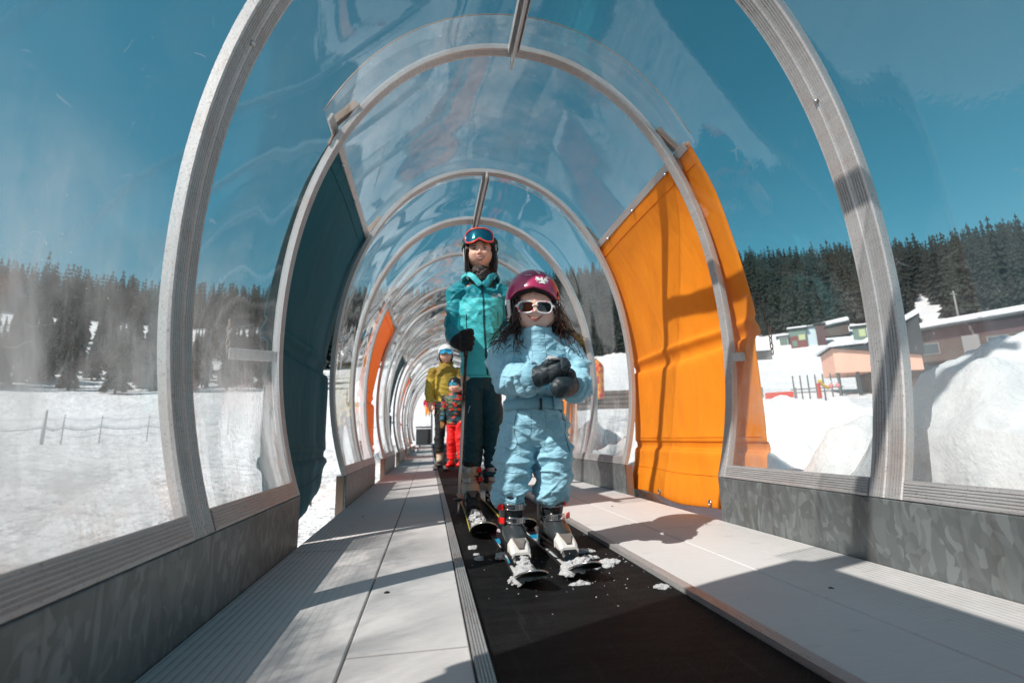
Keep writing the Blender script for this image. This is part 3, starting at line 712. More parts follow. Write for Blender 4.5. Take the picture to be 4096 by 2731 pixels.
for px in (-1.2, -.3): mb = MB(); mb.box(px-.07, px+.07, -1, -.86, -.4, zb); sub('post', mb, 'dark_roof')
# row of posts with rails and playground pieces
ffx, ffy = pol(42, 24.5); o = thing('post_fence', (ffx, ffy, ground(ffx, ffy)), 'row of seven short dark posts standing in the snow below the salmon building', 'fence')
for i, az in enumerate(np.linspace(40.0, 43.9, 7)):
    x, y = pol(az, 24.5); z = ground(x, y); mb = MB(); zt_ = .367+.094*24.5; mb.box(x-.02, x+.02, y-.02, y+.02, z-.2, zt_); mb.build('post', 'fence_wood', o, smooth=False)
p0, p1 = pol(39.7, 24.6), pol(44.2, 24.6)
for dz in (.070, .064): mb = MB(); mb.tube([(p0[0], p0[1], .367+dz*24.5), (p1[0], p1[1], .367+dz*24.5)], [.025, .025], 6, 1); mb.build('rail', 'fence_wood', o)
x, y = pol(42.5, 24.0); s_ = thing('play_slide', (x, y, .367+.066*24), 'small yellow play slide in front of the dark posts', 'slide'); mb = MB(); mb.tube([(x-.12, y, .367+.083*24), (x, y, .367+.075*24), (x+.22, y-.1, .367+.068*24)], [(.10, .06), (.09, .04), (.12, .03)], 10, 3); mb.build('chute', 'yellow_plastic', s_); mb = MB(); mb.box(x-.2, x-.1, y, y+.1, 1.6, .367+.078*24); mb.build('ladder', 'red_plastic', s_, smooth=False)
for i, (az, lab) in enumerate(((43.2, 'left one of two pink buoys beside the yellow slide'), (43.75, 'right one of two pink buoys, nearer the salmon building'))):
    x, y = pol(az, 24); s_ = thing('buoy', (x, y, .367+.065*24), lab, 'buoy'); mb = MB(); mb.ball((x, y, .367+.072*24), (.095, .095, .10)); mb.build('float', 'pink_plastic', s_); mb = MB(); mb.tube([(x, y, .367+.077*24), (x, y, .367+.081*24)], [.03, .02], 8, 1); mb.build('ring', 'white_paint', s_)
x, y = pol(38.6, 22); z = .367+.055*22; s_ = thing('barrier', (x, y, z-.4), 'red mesh barrier on grey posts at the edge of the snow bank', 'barrier'); s_.rotation_euler = (0, 0, -R(38.6))
for a, b_, c_, e, nm, mt in ((-.5, .5, .42, .66, 'panel', 'red_plastic'), (-.5, .3, .22, .36, 'panel', 'red_plastic'), (-.62, -.55, -.3, .9, 'post', 'grey_wood'), (.55, .62, -.3, .8, 'post', 'grey_wood')):
    mb = MB(); mb.box(a, b_, -.03, .03, c_, e); q = mesh_obj(nm, np.array(mb.V), mb.F, mt, None, False); q.parent = s_
# feather flag and timber stack
x, y = pol(20.05, 22); z = ground(x, y); s_ = thing('feather_flag', (x, y, z), 'tall red and orange feather flag standing in the snow', 'flag')
zl, zh = .367+.074*22, .367+.150*22; n = 14; V = []
for i in range(n):
    s = i/(n-1.); zz = zl+(zh-zl)*s; wd = .42*(1 if s < .8 else max(.06, 1-(s-.8)*4.5)); yy_ = .05*math.sin(s*6)
    V += [(x-.18+.03*math.sin(s*5), y+yy_, zz-.1*(s < .05)), (x-.18+wd, y+yy_+.05, zz+.14*s)]
mb = MB(); mb.grid(np.array(V), 2, n); t = NT('flag_cloth'); v = t.coord(); sepn = t.n('SeparateXYZ'); t.l(v, sepn.inputs[0])
t.out(t.principled(t.mix(t.ramp(t.noise(v, 5, 3), [(.45, 0), (.55, 1)]), (.62, .05, .06), t.mix(t.ramp(sepn.outputs[2], [(.0, 0), (1., 1)]), (.45, .30, .32), (.8, .35, .06))), .6)); solidify(mb.build('cloth', 'flag_cloth', s_), .01)
mb = MB(); mb.tube([(x-.2, y, z-.2), (x-.2, y, zh-.2), (x-.05, y, zh+.1)], [.018, .014, .008], 6, 3); mb.build('pole', 'grey_wood', s_)
x, y = pol(22.2, 30); z = ground(x, y); s_ = thing('timber_stack', (x, y, z), 'long stack of weathered brown timber behind the feather flag', 'timber stack')
for i in range(4):
    for j in range(3 - (i > 2)):
        mb = MB(); c = np.array([x, y+j*.35, z+.1+i*.28]); d = np.array([math.cos(R(22)), -math.sin(R(22)), 0])*2.6; mb.tube([c-d+rng.uniform(-.2, .2), c, c+d+rng.uniform(-.2, .2)*.5], [.15, .15, .14], 8, 2); mb.build('log', 'brown_wood', s_)
# utility pole on the slope
x, y = pol(53.4, 86); z = ground(x, y); s_ = thing('utility_pole', (x, y, z), 'bare wooden utility pole standing before the wood right of the snowy clearing', 'pole'); mb = MB(); mb.tube([(x, y, z-.5), (x, y, z+4.3)], [.13, .10], 8, 1); mb.build('mast', 'grey_wood', s_); mb = MB(); mb.box(x-.5, x+.5, y-.05, y+.05, z+3.8, z+3.95); mb.build('crossarm', 'grey_wood', s_, smooth=False)
# net fence on the left snowfield
fx, fy = pol(-33, 25); s_ = thing('net_fence', (fx, fy, ground(fx, fy)), 'low grey net fence with three posts crossing the left snowfield', 'fence')
pts = []
for az, ht, rr_ in ((-43, 1.1, .03), (-38.2, 1.15, .025), (-34.1, 1.25, .06), (-32.9, 1.1, .022), (-30.4, 1.05, .022), (-27, 1.05, .022), (-24.0, 1.1, .022), (-20.5, 1.1, .03)):
    x, y = pol(az, 25); z = ground(x, y); pts.append((x, y, z)); mb = MB(); mb.tube([(x, y, z-.3), (x, y, z+ht)], [rr_, rr_*.8], 8, 1); mb.build('post', 'post_grey', s_)
for hh in (.35, .62, .70, .98):
    P_ = []
    for a, b_ in zip(pts[:-1], pts[1:]):
        for s in np.linspace(0, 1, 5)[:-1]: P_.append((a[0]*(1-s)+b_[0]*s, a[1]*(1-s)+b_[1]*s, a[2]*(1-s)+b_[2]*s+hh-.10*math.sin(math.pi*s)))
    mb = MB(); mb.tube(P_, [.008 if hh != .62 else .022]*len(P_), 4, 1); mb.build('rope', 'net_grey', s_)
# past the end of the conveyor: a dark lidded box, then a railed frame
o = thing('end_box', (-.18, Y_END+.6, .28), 'dark box at the far end of the tunnel beside the belt', 'housing')
mb = MB(); mb.box(-.46, .07, Y_END+.3, Y_END+1.1, .0, .74); bevel(mb.build('body', 'dark_roof', o, smooth=False), .03, 2)
mb = MB(); mb.box(-.47, .08, Y_END+.28, Y_END+1.12, .782, .82); mb.build('lid', 'dark_roof', o, smooth=False)
o = thing('loading_frame', (.35, Y_END+3, .3), 'white and grey loading frame with dark rails beyond the tunnel end', 'frame')
for i in range(3):
    mb = MB(); mb.box(.16, .95, Y_END+2+i*1.5, Y_END+2.1+i*1.5, .30+i*.28, .52+i*.28); mb.build('board', 'white_paint', o, smooth=False)
for xx in (.10, .98): mb = MB(); mb.tube([(xx, Y_END+1.8, .2), (xx, Y_END+2.0, 1.25), (xx, Y_END+5.2, 1.6)], [.035, .035, .035], 6, 2); mb.build('handrail', 'brown_wood', o)
# ------------------------------------------------------------------ people: tools
from mathutils.bvhtree import BVHTree
def vnoise(P, s=1., seed=0):
    """smooth value noise in -1..1 for an (N,3) array"""
    Q = np.asarray(P)*s+seed*17.31; I = np.floor(Q).astype(np.int64); f = Q-I; f = f*f*(3-2*f)
    def hsh(i, j, k):
        n = (i*374761393+j*668265263+k*2147483647+seed*144665) & 0x7fffffff; n = ((n ^ (n >> 13))*1274126177) & 0x7fffffff; return ((n ^ (n >> 16)) & 0xffff)/32767.5-1
    r = 0
    for a in (0, 1):
        for b in (0, 1):
            for c in (0, 1):
                r = r+hsh(I[:, 0]+a, I[:, 1]+b, I[:, 2]+c)*(f[:, 0] if a else 1-f[:, 0])*(f[:, 1] if b else 1-f[:, 1])*(f[:, 2] if c else 1-f[:, 2])
    return r
def folds(V, N, segs, fine=.0015, fine_s=(18, 18, 30), seed=0):
    """segs: (p0, p1, radius, amplitude, folds along, skew) puffed pillows with creases between them, across a limb"""
    d = np.zeros(len(V))
    for i, (p0, p1, rad, amp, fr, skew) in enumerate(segs):
        p0 = np.array(p0, float); p1 = np.array(p1, float); ax = p1-p0; L = np.linalg.norm(ax); ax /= L
        q = V-p0; tt = q@ax; rv = q-tt[:, None]*ax; dist = np.linalg.norm(rv, axis=1)
        wgt = np.exp(-np.maximum(0, dist-rad)**2/(.02*.02))*np.clip(tt/(.25*L)+.6, 0, 1)*np.clip((L-tt)/(.25*L)+.6, 0, 1)
        ph = tt/L*fr+.55*vnoise(V, 9, seed+i)+.35*vnoise(V, 22, seed+i+5)+skew*(rv[:, 0]/(rad+1e-6))
        pil = np.abs(np.sin(np.pi*ph))**.6
        brk = .55+.45*np.clip(vnoise(V, 13, seed+i+9)*1.6+.5, 0, 1)
        d += wgt*amp*(pil-.62)*brk
    for k, (dd, sc1, sc2, am) in enumerate((((.25, .3, .92), 34, 9, 1.6), ((.75, .2, .62), 28, 8, 1.3), ((-.7, .2, .68), 30, 8, 1.3), ((.1, .9, .4), 24, 9, .8))):
        dd = np.array(dd)/np.linalg.norm(dd); fs = fine_s[2]/22.; u_ = V@dd; B = V*sc2*fs+dd[None, :]*(u_*(sc1-sc2)*fs)[:, None]+vnoise(V, 7*fs, seed+60+k)[:, None]*.8
        rd = np.clip(1-np.abs(vnoise(B, 1., seed+70+k))*3.2, 0, 1)**1.3; mk = np.clip(vnoise(V, 5*fs, seed+80+k)*2.2+.45, 0, 1); d += fine*am*(rd*mk-.2)
    A = V*np.array(fine_s); w_ = vnoise(V, 8, seed+31)[:, None]*1.2
    r = 1-np.abs(vnoise(A+w_, .62, seed+33))*2.2; d += fine*np.clip(r, -1, 1)
    d += fine*.6*vnoise(A, 2.3, seed+40)
    return V+N*d[:, None]
def smooth_obj(V, F, name, mat, parent, fmat=None, label=None): return mesh_obj(name, V, F, mat, parent, True, fmat, label)
class Surf:
    def __init__(s, V, F): s.t = BVHTree.FromPolygons([tuple(v) for v in V], F)
    def front(s, x, z, y0=-3., dirv=(0, 1, 0)):
        h = s.t.ray_cast(Vector((x, y0, z)), Vector(dirv))
        return (np.array(h[0]), np.array(h[1])) if h[0] is not None else (None, None)
    def strip(s, pts, wd, off=.002, k=6):
        """pts: (x, z) centre line seen from the front; flat tape of width wd lying on the cloth"""
        P = catmull(np.array(pts, float), k); T = np.gradient(P, axis=0); T /= np.linalg.norm(T, axis=1)[:, None]; Nn = np.stack([-T[:, 1], T[:, 0]], 1); V = []
        for p, n in zip(P, Nn):
            for e in (-.5, -.17, .17, .5):
                h, nn = s.front(*(p+n*wd*e)); 
                if h is None: h = V[-1] if V else np.array([p[0], 0, p[1]]); nn = np.zeros(3)
                V.append(h+nn*(off if abs(e) < .4 else off*.15))
        return V, len(P)
def tape(S, pts, wd, mat, name, parent, off=.002, k=6):
    V, n = S.strip(pts, wd, off, k); mb = MB(); mb.grid(np.array(V), 4, n); return mb.build(name, mat, parent)
def seam(S, pts, mat, name, parent, r=.0009, k=6, off=.0):
    P = catmull(np.array(pts, float), k); Q = []
    for p in P:
        h, nn = S.front(*p)
        if h is not None: Q.append(h+nn*off)
    if len(Q) > 2: mb = MB(); mb.tube(Q, [r]*len(Q), 5, 1); return mb.build(name, mat, parent)
def text_mesh(txt, size, loc, mat, parent, name='lettering', rotz=0, tilt=0, S=None, spin=0):
    cu = bpy.data.curves.new(name, 'FONT'); cu.body = txt; cu.size = size; cu.align_x = 'CENTER'; cu.align_y = 'CENTER'; cu.space_line = .85
    o = bpy.data.objects.new('tmp', cu); COL.objects.link(o); dg = bpy.context.evaluated_depsgraph_get(); me = bpy.data.meshes.new_from_object(o.evaluated_get(dg))
    bpy.data.objects.remove(o); V = np.empty(len(me.vertices)*3); me.vertices.foreach_get('co', V); V = V.reshape(-1, 3); F = [tuple(p.vertices) for p in me.polygons]; bpy.data.meshes.remove(me)
    c, s_ = math.cos(spin), math.sin(spin); X = V[:, 0]*c-V[:, 1]*s_; Z = V[:, 0]*s_+V[:, 1]*c; out = []
    for x, z in zip(X, Z):
        if S is not None:
            h, nn = S.front(loc[0]+x, loc[2]+z, loc[1]); out.append(h+nn*.0012 if h is not None else (loc[0]+x, loc[1]+.3, loc[2]+z))
        else: out.append((loc[0]+x*math.cos(rotz), loc[1]+x*math.sin(rotz), loc[2]+z))
    return mesh_obj(name, out, F, mat, parent, False)

def head_grid(c, H, wid, dep, rotz=0., tilt=0., pitch=0., child=False, nu=150, nv=110):
    V = []; F = []
    for i in range(nv+1):
        th = math.pi*i/nv
        for j in range(nu): ph = 2*math.pi*j/nu; V.append((math.sin(th)*math.sin(ph), -math.sin(th)*math.cos(ph), math.cos(th)))
    D = np.array(V); z = D[:, 2]*.5; low = np.clip(-z/.5, 0, 1)
    jaw = 1-(.20 if child else .26)*low**1.7
    x = D[:, 0]*wid/2*jaw; y = D[:, 1]*dep/2; fr = np.clip(-D[:, 1]*1.6, 0, 1)
    y = np.where(D[:, 1] < 0, -np.abs(D[:, 1])**.82*dep/2*(1-.10*low), y)
    # chin and jaw stay full: widen the lower front of the ellipsoid
    bul = np.clip(low, 0, 1)*fr; x = x*(1+.25*np.sin(np.pi*np.clip(low, 0, 1))*1.0*(1-.3*fr)); y = y-.05*np.sin(np.pi*low)*fr
    g = lambda cx, cz, sx, sz, a: a*np.exp(-((x-cx)/sx)**2-((z-cz)/sz)**2)
    f = np.zeros(len(x)); k = .8 if child else 1.
    f += g(0, .085, .22, .035, .008*k)
    for s_ in (-1, 1):
        f += g(s_*.15, .015, .075, .036, -.030*k); f += g(s_*.165, -.12, .085, .07, .026 if not child else .034); f += g(s_*.042, -.150, .024, .018, .028*k); f += g(s_*.15, .012, .04, .014, .010)
        f += g(s_*.115, -.19, .018, .05, -.010)
    prof = np.where(z > -.135, np.exp(-((z+.135)/.135)**2), np.exp(-((z+.135)/.030)**2)); f += (.085 if not child else .075)*prof*np.exp(-(x/(.030+.022*np.exp(-((z+.13)/.04)**2)))**2)
    f += g(0, -.255, .10, .055, .026); f += g(0, -.335, .08, .02, -.012); f += g(0, -.425, .09, .055, .035)
    y = y-f*fr
    P = np.stack([x, y, z], 1)*H
    M = Matrix.Rotation(rotz, 3, 'Z') @ Matrix.Rotation(tilt, 3, 'Y') @ Matrix.Rotation(pitch, 3, 'X'); Mn = np.array(M); W = P@Mn.T+np.array(c)
    for i in range(nv):
        for j in range(nu):
            a, b, c2, d = i*nu+j, i*nu+(j+1) % nu, (i+1)*nu+(j+1) % nu, (i+1)*nu+j
            F.append((a, d, c2) if i == 0 else ((a, d, b) if i == nv-1 else (a, d, c2, b)))
    def at(hx, hz, off=0.):
        """point on the face at head coordinates (share of head height)"""
        m = (D[:, 1] < -.15); q = (P[:, 0]/H-hx)**2+(P[:, 2]/H-hz)**2; q[~m] = 9; i = q.argmin(); return W[i]+np.array(M@Vector((0, -off, 0)))
    return W, F, at, Mn

def shell(c, r, edge, th, M=None, a0=-180, a1=180, top=0., na=72, nz_=22, bulge=None):
    """helmet-like shell; edge(az) gives the lower rim height relative to the centre; az 0 is the front (-y)"""
    full = (a1-a0) >= 359.9; A = np.linspace(a0, a1, na, endpoint=not full); out = []; inn = []
    for i in range(nz_):
        for a in A:
            t0 = top(a) if callable(top) else top; te = math.acos(max(-1, min(1, edge(a)/r[2]))); te0 = 0.0 if t0 == 0. else math.acos(max(-1, min(1, t0/r[2])))
            q = te0+(te-te0)*i/(nz_-1.); e = 1+(bulge(a, q) if bulge else 0); hs_ = math.sin(q) if q < math.pi/2 else 1-.38*(1-math.sin(q))
            d = np.array([hs_*math.sin(R(a)), -hs_*math.cos(R(a)), math.cos(q)]); p = d*np.array(r)*e
            out.append(p); inn.append(p*(1-th/np.mean(r)))
    n = len(A); V = np.array(out+inn)
    if M is not None: V = V@M.T
    V = V+np.array(c); F = []; m = n*nz_; jj = range(n if full else n-1)
    for i in range(nz_-1):
        for j in jj:
            k = (j+1) % n; F.append((i*n+j, (i+1)*n+j, (i+1)*n+k, i*n+k)); F.append((m+i*n+j, m+i*n+k, m+(i+1)*n+k, m+(i+1)*n+j))
    b = (nz_-1)*n
    for j in jj: k = (j+1) % n; F.append((b+j, m+b+j, m+b+k, b+k)); (F.append((j, k, m+k, m+j)) if (callable(top) or top != 0.) else None)
    if not full:
        for i in range(nz_-1):
            F.append((i*n, m+i*n, m+(i+1)*n, (i+1)*n)); q = n-1; F.append((i*n+q, (i+1)*n+q, m+(i+1)*n+q, m+i*n+q))
    return V, F

def cloth(name, col, var=.10, rough=.62, sheen=.15, creases=.22, spec=.3):
    t = NT(name); v = t.coord(); n = t.noise(v, 9, 4, .6); c = t.mix(n, [q*(1-var) for q in col], [min(1, q*(1+var)) for q in col])
    wv = t.noise(v, 900, 2); h = None
    for sc3, rt3, am3 in (((14, 14, 34), (0, 0, 0), 1.), ((12, 12, 30), (.0, .75, .2), .9), ((12, 12, 30), (.0, -.8, .4), .9)):
        nn3 = t.noise(t.coord(sc3, rt3), 1., 2, .45, .9); rdg = t.math('SUBTRACT', 1, t.math('MINIMUM', t.math('MULTIPLY', t.math('ABSOLUTE', t.math('SUBTRACT', nn3, .5)), 9), 1)); rdg = t.math('MULTIPLY', rdg, am3); h = rdg if h is None else t.math('ADD', h, rdg)
    nrm = t.bump(h, creases*1.1, .007, t.bump(wv, .12, .0007))
    return t.out(t.principled(c, rough, 0, nrm, spec, Sheen__Weight=sheen))
def skinmat(name, col, red):
    t = NT(name); v = t.coord(); c = t.mix(t.ramp(t.noise(v, 16, 4, .6), [(.35, 0), (.7, .7)]), col, red)
    return t.out(t.principled(c, .48, 0, t.bump(t.noise(v, 420, 3), .08, .0008), .4, Subsurface__Weight=.12, Subsurface__Radius=(.012, .005, .003), Subsurface__Scale=.5))
skinmat('skin_child', (.76, .50, .41), (.78, .40, .33)); skinmat('skin_adult', (.82, .50, .38), (.80, .39, .29))
cloth('suit_blue', (.27, .52, .64), .07, .58, .2); cloth('suit_blue_belt', (.20, .42, .53), .05, .6)
cloth('seam_dark', (.035, .10, .14)); cloth('mitten', (.018, .030, .038), .3, .5, 0, .12, .4)
cloth('jacket_light', (.07, .56, .60), .08, .5, .1, .16); cloth('jacket_dark', (.008, .25, .31), .08, .5, .1, .16); cloth('pants_teal', (.006, .050, .065), .15, .6, .1, .3)
cloth('zip_dark', (.006, .05, .06), .1, .5, 0, .1); cloth('mustard', (.52, .36, .05), .1, .6); cloth('mustard_dark', (.30, .19, .02), .1, .6); cloth('red_pants', (.75, .012, .012), .1, .6)
cloth('black_pants', (.012, .012, .014), .2); cloth('tan_glove', (.25, .13, .03)); cloth('crimson', (.45, .01, .04)); cloth('orange_pants', (.85, .30, .03))
simple('hair_dark', (.030, .014, .009), .38, bumpscale=300, spec=.6); simple('hair_auburn', (.075, .022, .012), .35, bumpscale=300, spec=.6)
simple('lens_dark', (.006, .006, .007), .06, spec=.9, var=0); simple('lip', (.42, .13, .11), .35); simple('lip_child', (.42, .17, .14), .4); simple('teeth', (.82, .79, .72), .25, var=.03); simple('eye_dark', (.02, .012, .01), .15); simple('eye_white', (.55, .52, .50), .25, var=.02)
simple('coral', (.80, .07, .05), .3, var=.03); simple('helmet_black', (.012, .012, .014), .3, var=.1); simple('shell_grey', (.035, .04, .043), .2, var=.1, spec=.6); simple('shell_white', (.62, .60, .57), .35); simple('boot_tan', (.50, .40, .30), .4); simple('buckle_red', (.75, .012, .01), .3)
simple('helmet_white', (.78, .77, .75), .25, var=.03); simple('clear_plastic', (.20, .17, .15), .08, .2, spec=.9); simple('edge_steel', (.5, .5, .5), .25, .9)
t = NT('pole_shaft'); v = t.coord(); s3 = t.n('SeparateXYZ'); t.l(v, s3.inputs[0]); vo = t.n('TexVoronoi'); vo.inputs['Scale'].default_value = 90; t.l(v, vo.inputs['Vector'])
pat = t.ramp(vo.outputs['Distance'], [(.1, (.30, .15, .07)), (.35, (.012, .012, .012))]); t.out(t.principled(t.mix(t.ramp(s3.outputs[2], [(.50, 1), (.56, 0)]), pat, (.62, .58, .55)), .3, .15))
t = NT('helmet_pink'); v = t.coord(); t.out(t.principled(t.mix(t.noise(v, 6, 3), (.36, .018, .085), (.44, .03, .12)), .30, 0, t.bump(t.noise(v, 300, 2), .04, .0005), .5, Coat__Weight=.6, Coat__Roughness=.12))
def mirror(name, c0, c1):
    t = NT(name); lw = t.n('LayerWeight'); lw.inputs[0].default_value = .45; return t.out(t.principled(t.mix(lw.outputs['Facing'], c0, c1), .07, .85, None, .8))
mirror('lens_teal', (.03, .26, .30), (.02, .10, .28)); mirror('lens_cyan', (.10, .60, .85), (.02, .20, .60))
t = NT('gaiter'); v = t.coord(); t.out(t.principled(t.ramp(t.noise(v, 55, 4, .7, .8), [(.42, (.012, .010, .010)), (.55, (.10, .08, .075)), (.7, (.02, .018, .018))]), .8))
t = NT('camo'); v = t.coord((1, 1, 2.1)); vo = t.n('TexVoronoi'); vo.inputs['Scale'].default_value = 21; t.l(v, vo.inputs['Vector']); sc_ = t.n('SeparateColor'); t.l(vo.outputs['Color'], sc_.inputs[0])
t.out(t.principled(t.ramp(sc_.outputs[0], [(0, (.008, .010, .012)), (.34, (.13, .16, .06)), (.58, (.01, .09, .13)), (.78, (.60, .02, .015)), (.88, (.01, .012, .014))], 'CONSTANT'), .65))
t = NT('shade_frame'); v = t.coord(); vo = t.n('TexVoronoi'); vo.inputs['Scale'].default_value = 130; t.l(v, vo.inputs['Vector']); sc_ = t.n('SeparateColor'); t.l(vo.outputs['Color'], sc_.inputs[0])
t.out(t.principled(t.ramp(sc_.outputs[0], [(0, (.70, .66, .67)), (.5, (.72, .50, .52)), (.68, (.50, .62, .66)), (.82, (.62, .10, .16)), (.9, (.75, .45, .25))], 'CONSTANT'), .3))
t = NT('ski_graphic'); v = t.coord((1, .35, 1), (0, 0, .5)); vo = t.n('TexVoronoi'); vo.inputs['Scale'].default_value = 34; t.l(v, vo.inputs['Vector']); sc_ = t.n('SeparateColor'); t.l(vo.outputs['Color'], sc_.inputs[0])
t.out(t.principled(t.ramp(sc_.outputs[0], [(0, (.015, .015, .02)), (.28, (.72, .72, .70)), (.5, (.02, .35, .60)), (.68, (.35, .05, .16)), (.8, (.35, .5, .08)), (.88, (.012, .012, .014))], 'CONSTANT'), .25, 0, None, .5, Coat__Weight=.5))
simple('ski_black', (.010, .010, .011), .3); simple('ski_yellow', (.45, .38, .05), .35); simple('base_black', (.004, .004, .004), .45)

# ------------------------------------------------------------------ skis, boots
def ski(name, tip, tail, hw, label, top_mat, side_mat, rise=.042, th=.007, z0=.003, group=None):
    tip = np.array(tip, float); tail = np.array(tail, float); L = np.linalg.norm(tail-tip); d = (tail-tip)/L; sd = np.array([-d[1], d[0]])
    root = thing(name, (float(tip[0]+d[0]*L*.5), float(tip[1]+d[1]*L*.5), 0), label, 'ski', group)
    S = np.concatenate([[0, .004, .012, .024, .04, .06, .085, .11, .15], np.linspace(.2, .92, 12)*L/1., [L*.97, L*.99, L]]); S = np.unique(S); V = []
    for s in S:
        u = s/L; w_ = hw*(.80+.20*abs(2*u-.95)**1.6); 
        if s < .05: w_ *= math.sqrt(max(.03, 1-((.05-s)/.05)**2))
        if L-s < .02: w_ *= .7+.3*(L-s)/.02
        rz = rise*max(0, 1-s/.13)**1.7
        if L-s < .05: rz += .008*(1-(L-s)/.05)
        c = tip+d*s; t_ = th*(1-.3*max(0, 1-s/.1)) 
        for e, zz in ((-1, 0), (-1, .002), (-.93, t_), (.93, t_), (1, .002), (1, 0)):
            V.append((c[0]+sd[0]*w_*e, c[1]+sd[1]*w_*e, z0+rz+zz))
    n = len(S); F = []; fm = []
    for i in range(n-1):
        for j in range(6): F.append((i*6+j, i*6+(j+1) % 6, (i+1)*6+(j+1) % 6, (i+1)*6+j)); fm.append({0: 2, 1: 1, 2: 0, 3: 1, 4: 2, 5: 3}[j])
    F += [tuple(range(6)), tuple(range((n-1)*6, n*6))[::-1]]; fm += [2, 2]
    mesh_obj('ski_board', V, F, [top_mat, side_mat, 'edge_steel', 'base_black'], root, False, fm)
    # rounded bright rim round the shovel
    q = [V[i*6+1] for i in range(8)][::-1]+[V[i*6+4] for i in range(8)]; mb = MB(); mb.tube(q, [.0028]*16, 6, 2); mb.build('tip_rim', 'edge_steel', root)
    return root, d, sd
def binding(root, c, d, s=1., zb=.010, toe_mat='shell_white'):
    """toe piece in front of c (boot toe) and heel piece behind; d points from tip to tail"""
    c = np.array([c[0], c[1], zb]); D = np.array([d[0], d[1], 0]); Sx = np.array([-d[1], d[0], 0]); Z = np.array([0, 0, 1.])
    def loft(secs, nm, mat, par=root):
        mb = MB(); V = []
        for (a, w_, z0, z1, k) in secs:
            for e, zz in ((-1, z0), (-1, z0+(z1-z0)*.6), (-.72, z1), (.72, z1), (1, z0+(z1-z0)*.6), (1, z0)): V.append(c+D*a*s+Sx*w_*e*s+Z*zz*s)
        n = len(secs); F = [(i*6+j, i*6+(j+1) % 6, (i+1)*6+(j+1) % 6, (i+1)*6+j) for i in range(n-1) for j in range(6)]+[tuple(range(6)), tuple(range((n-1)*6, n*6))[::-1]]
        return bevel(mesh_obj(nm, V, F, mat, par, False), .003*s, 2)
    loft([(-.055, .024, 0, .012, 0), (-.045, .029, 0, .030, 0), (-.01, .030, 0, .034, 0), (.20, .026, 0, .010, 0)], 'binding_base', 'black_plastic')
    toe = loft([(-.043, .026, .024, .034, 0), (-.030, .031, .026, .048, 0), (-.006, .033, .028, .062, 0), (.012, .031, .030, .064, 0)], 'toe_piece', toe_mat)
    mb = MB(); V = [c+D*a*s+Sx*e*s+Z*zz*s for a, e, zz in ((-.037, -.008, .0465), (-.037, .008, .0465), (-.012, .018, .0635), (-.002, .020, .0675), (-.002, -.020, .0675), (-.012, -.018, .0635))]
    mb.extrude_poly(V, tuple(np.array([0, -.0, .002])*s)); mb.build('clear_window', 'clear_plastic', toe, smooth=False)
    mb = MB(); p = c+D*(-.046)*s+Z*.018*s; mb.tube([p, p-D*.006*s], [.007*s, .006*s], 10, 1); mb.build('screw_port', 'black_plastic', toe)
    loft([(.225, .026, 0, .030, 0), (.235, .028, 0, .055, 0), (.265, .024, 0, .060, 0), (.285, .018, 0, .020, 0)], 'heel_piece', 'black_plastic')
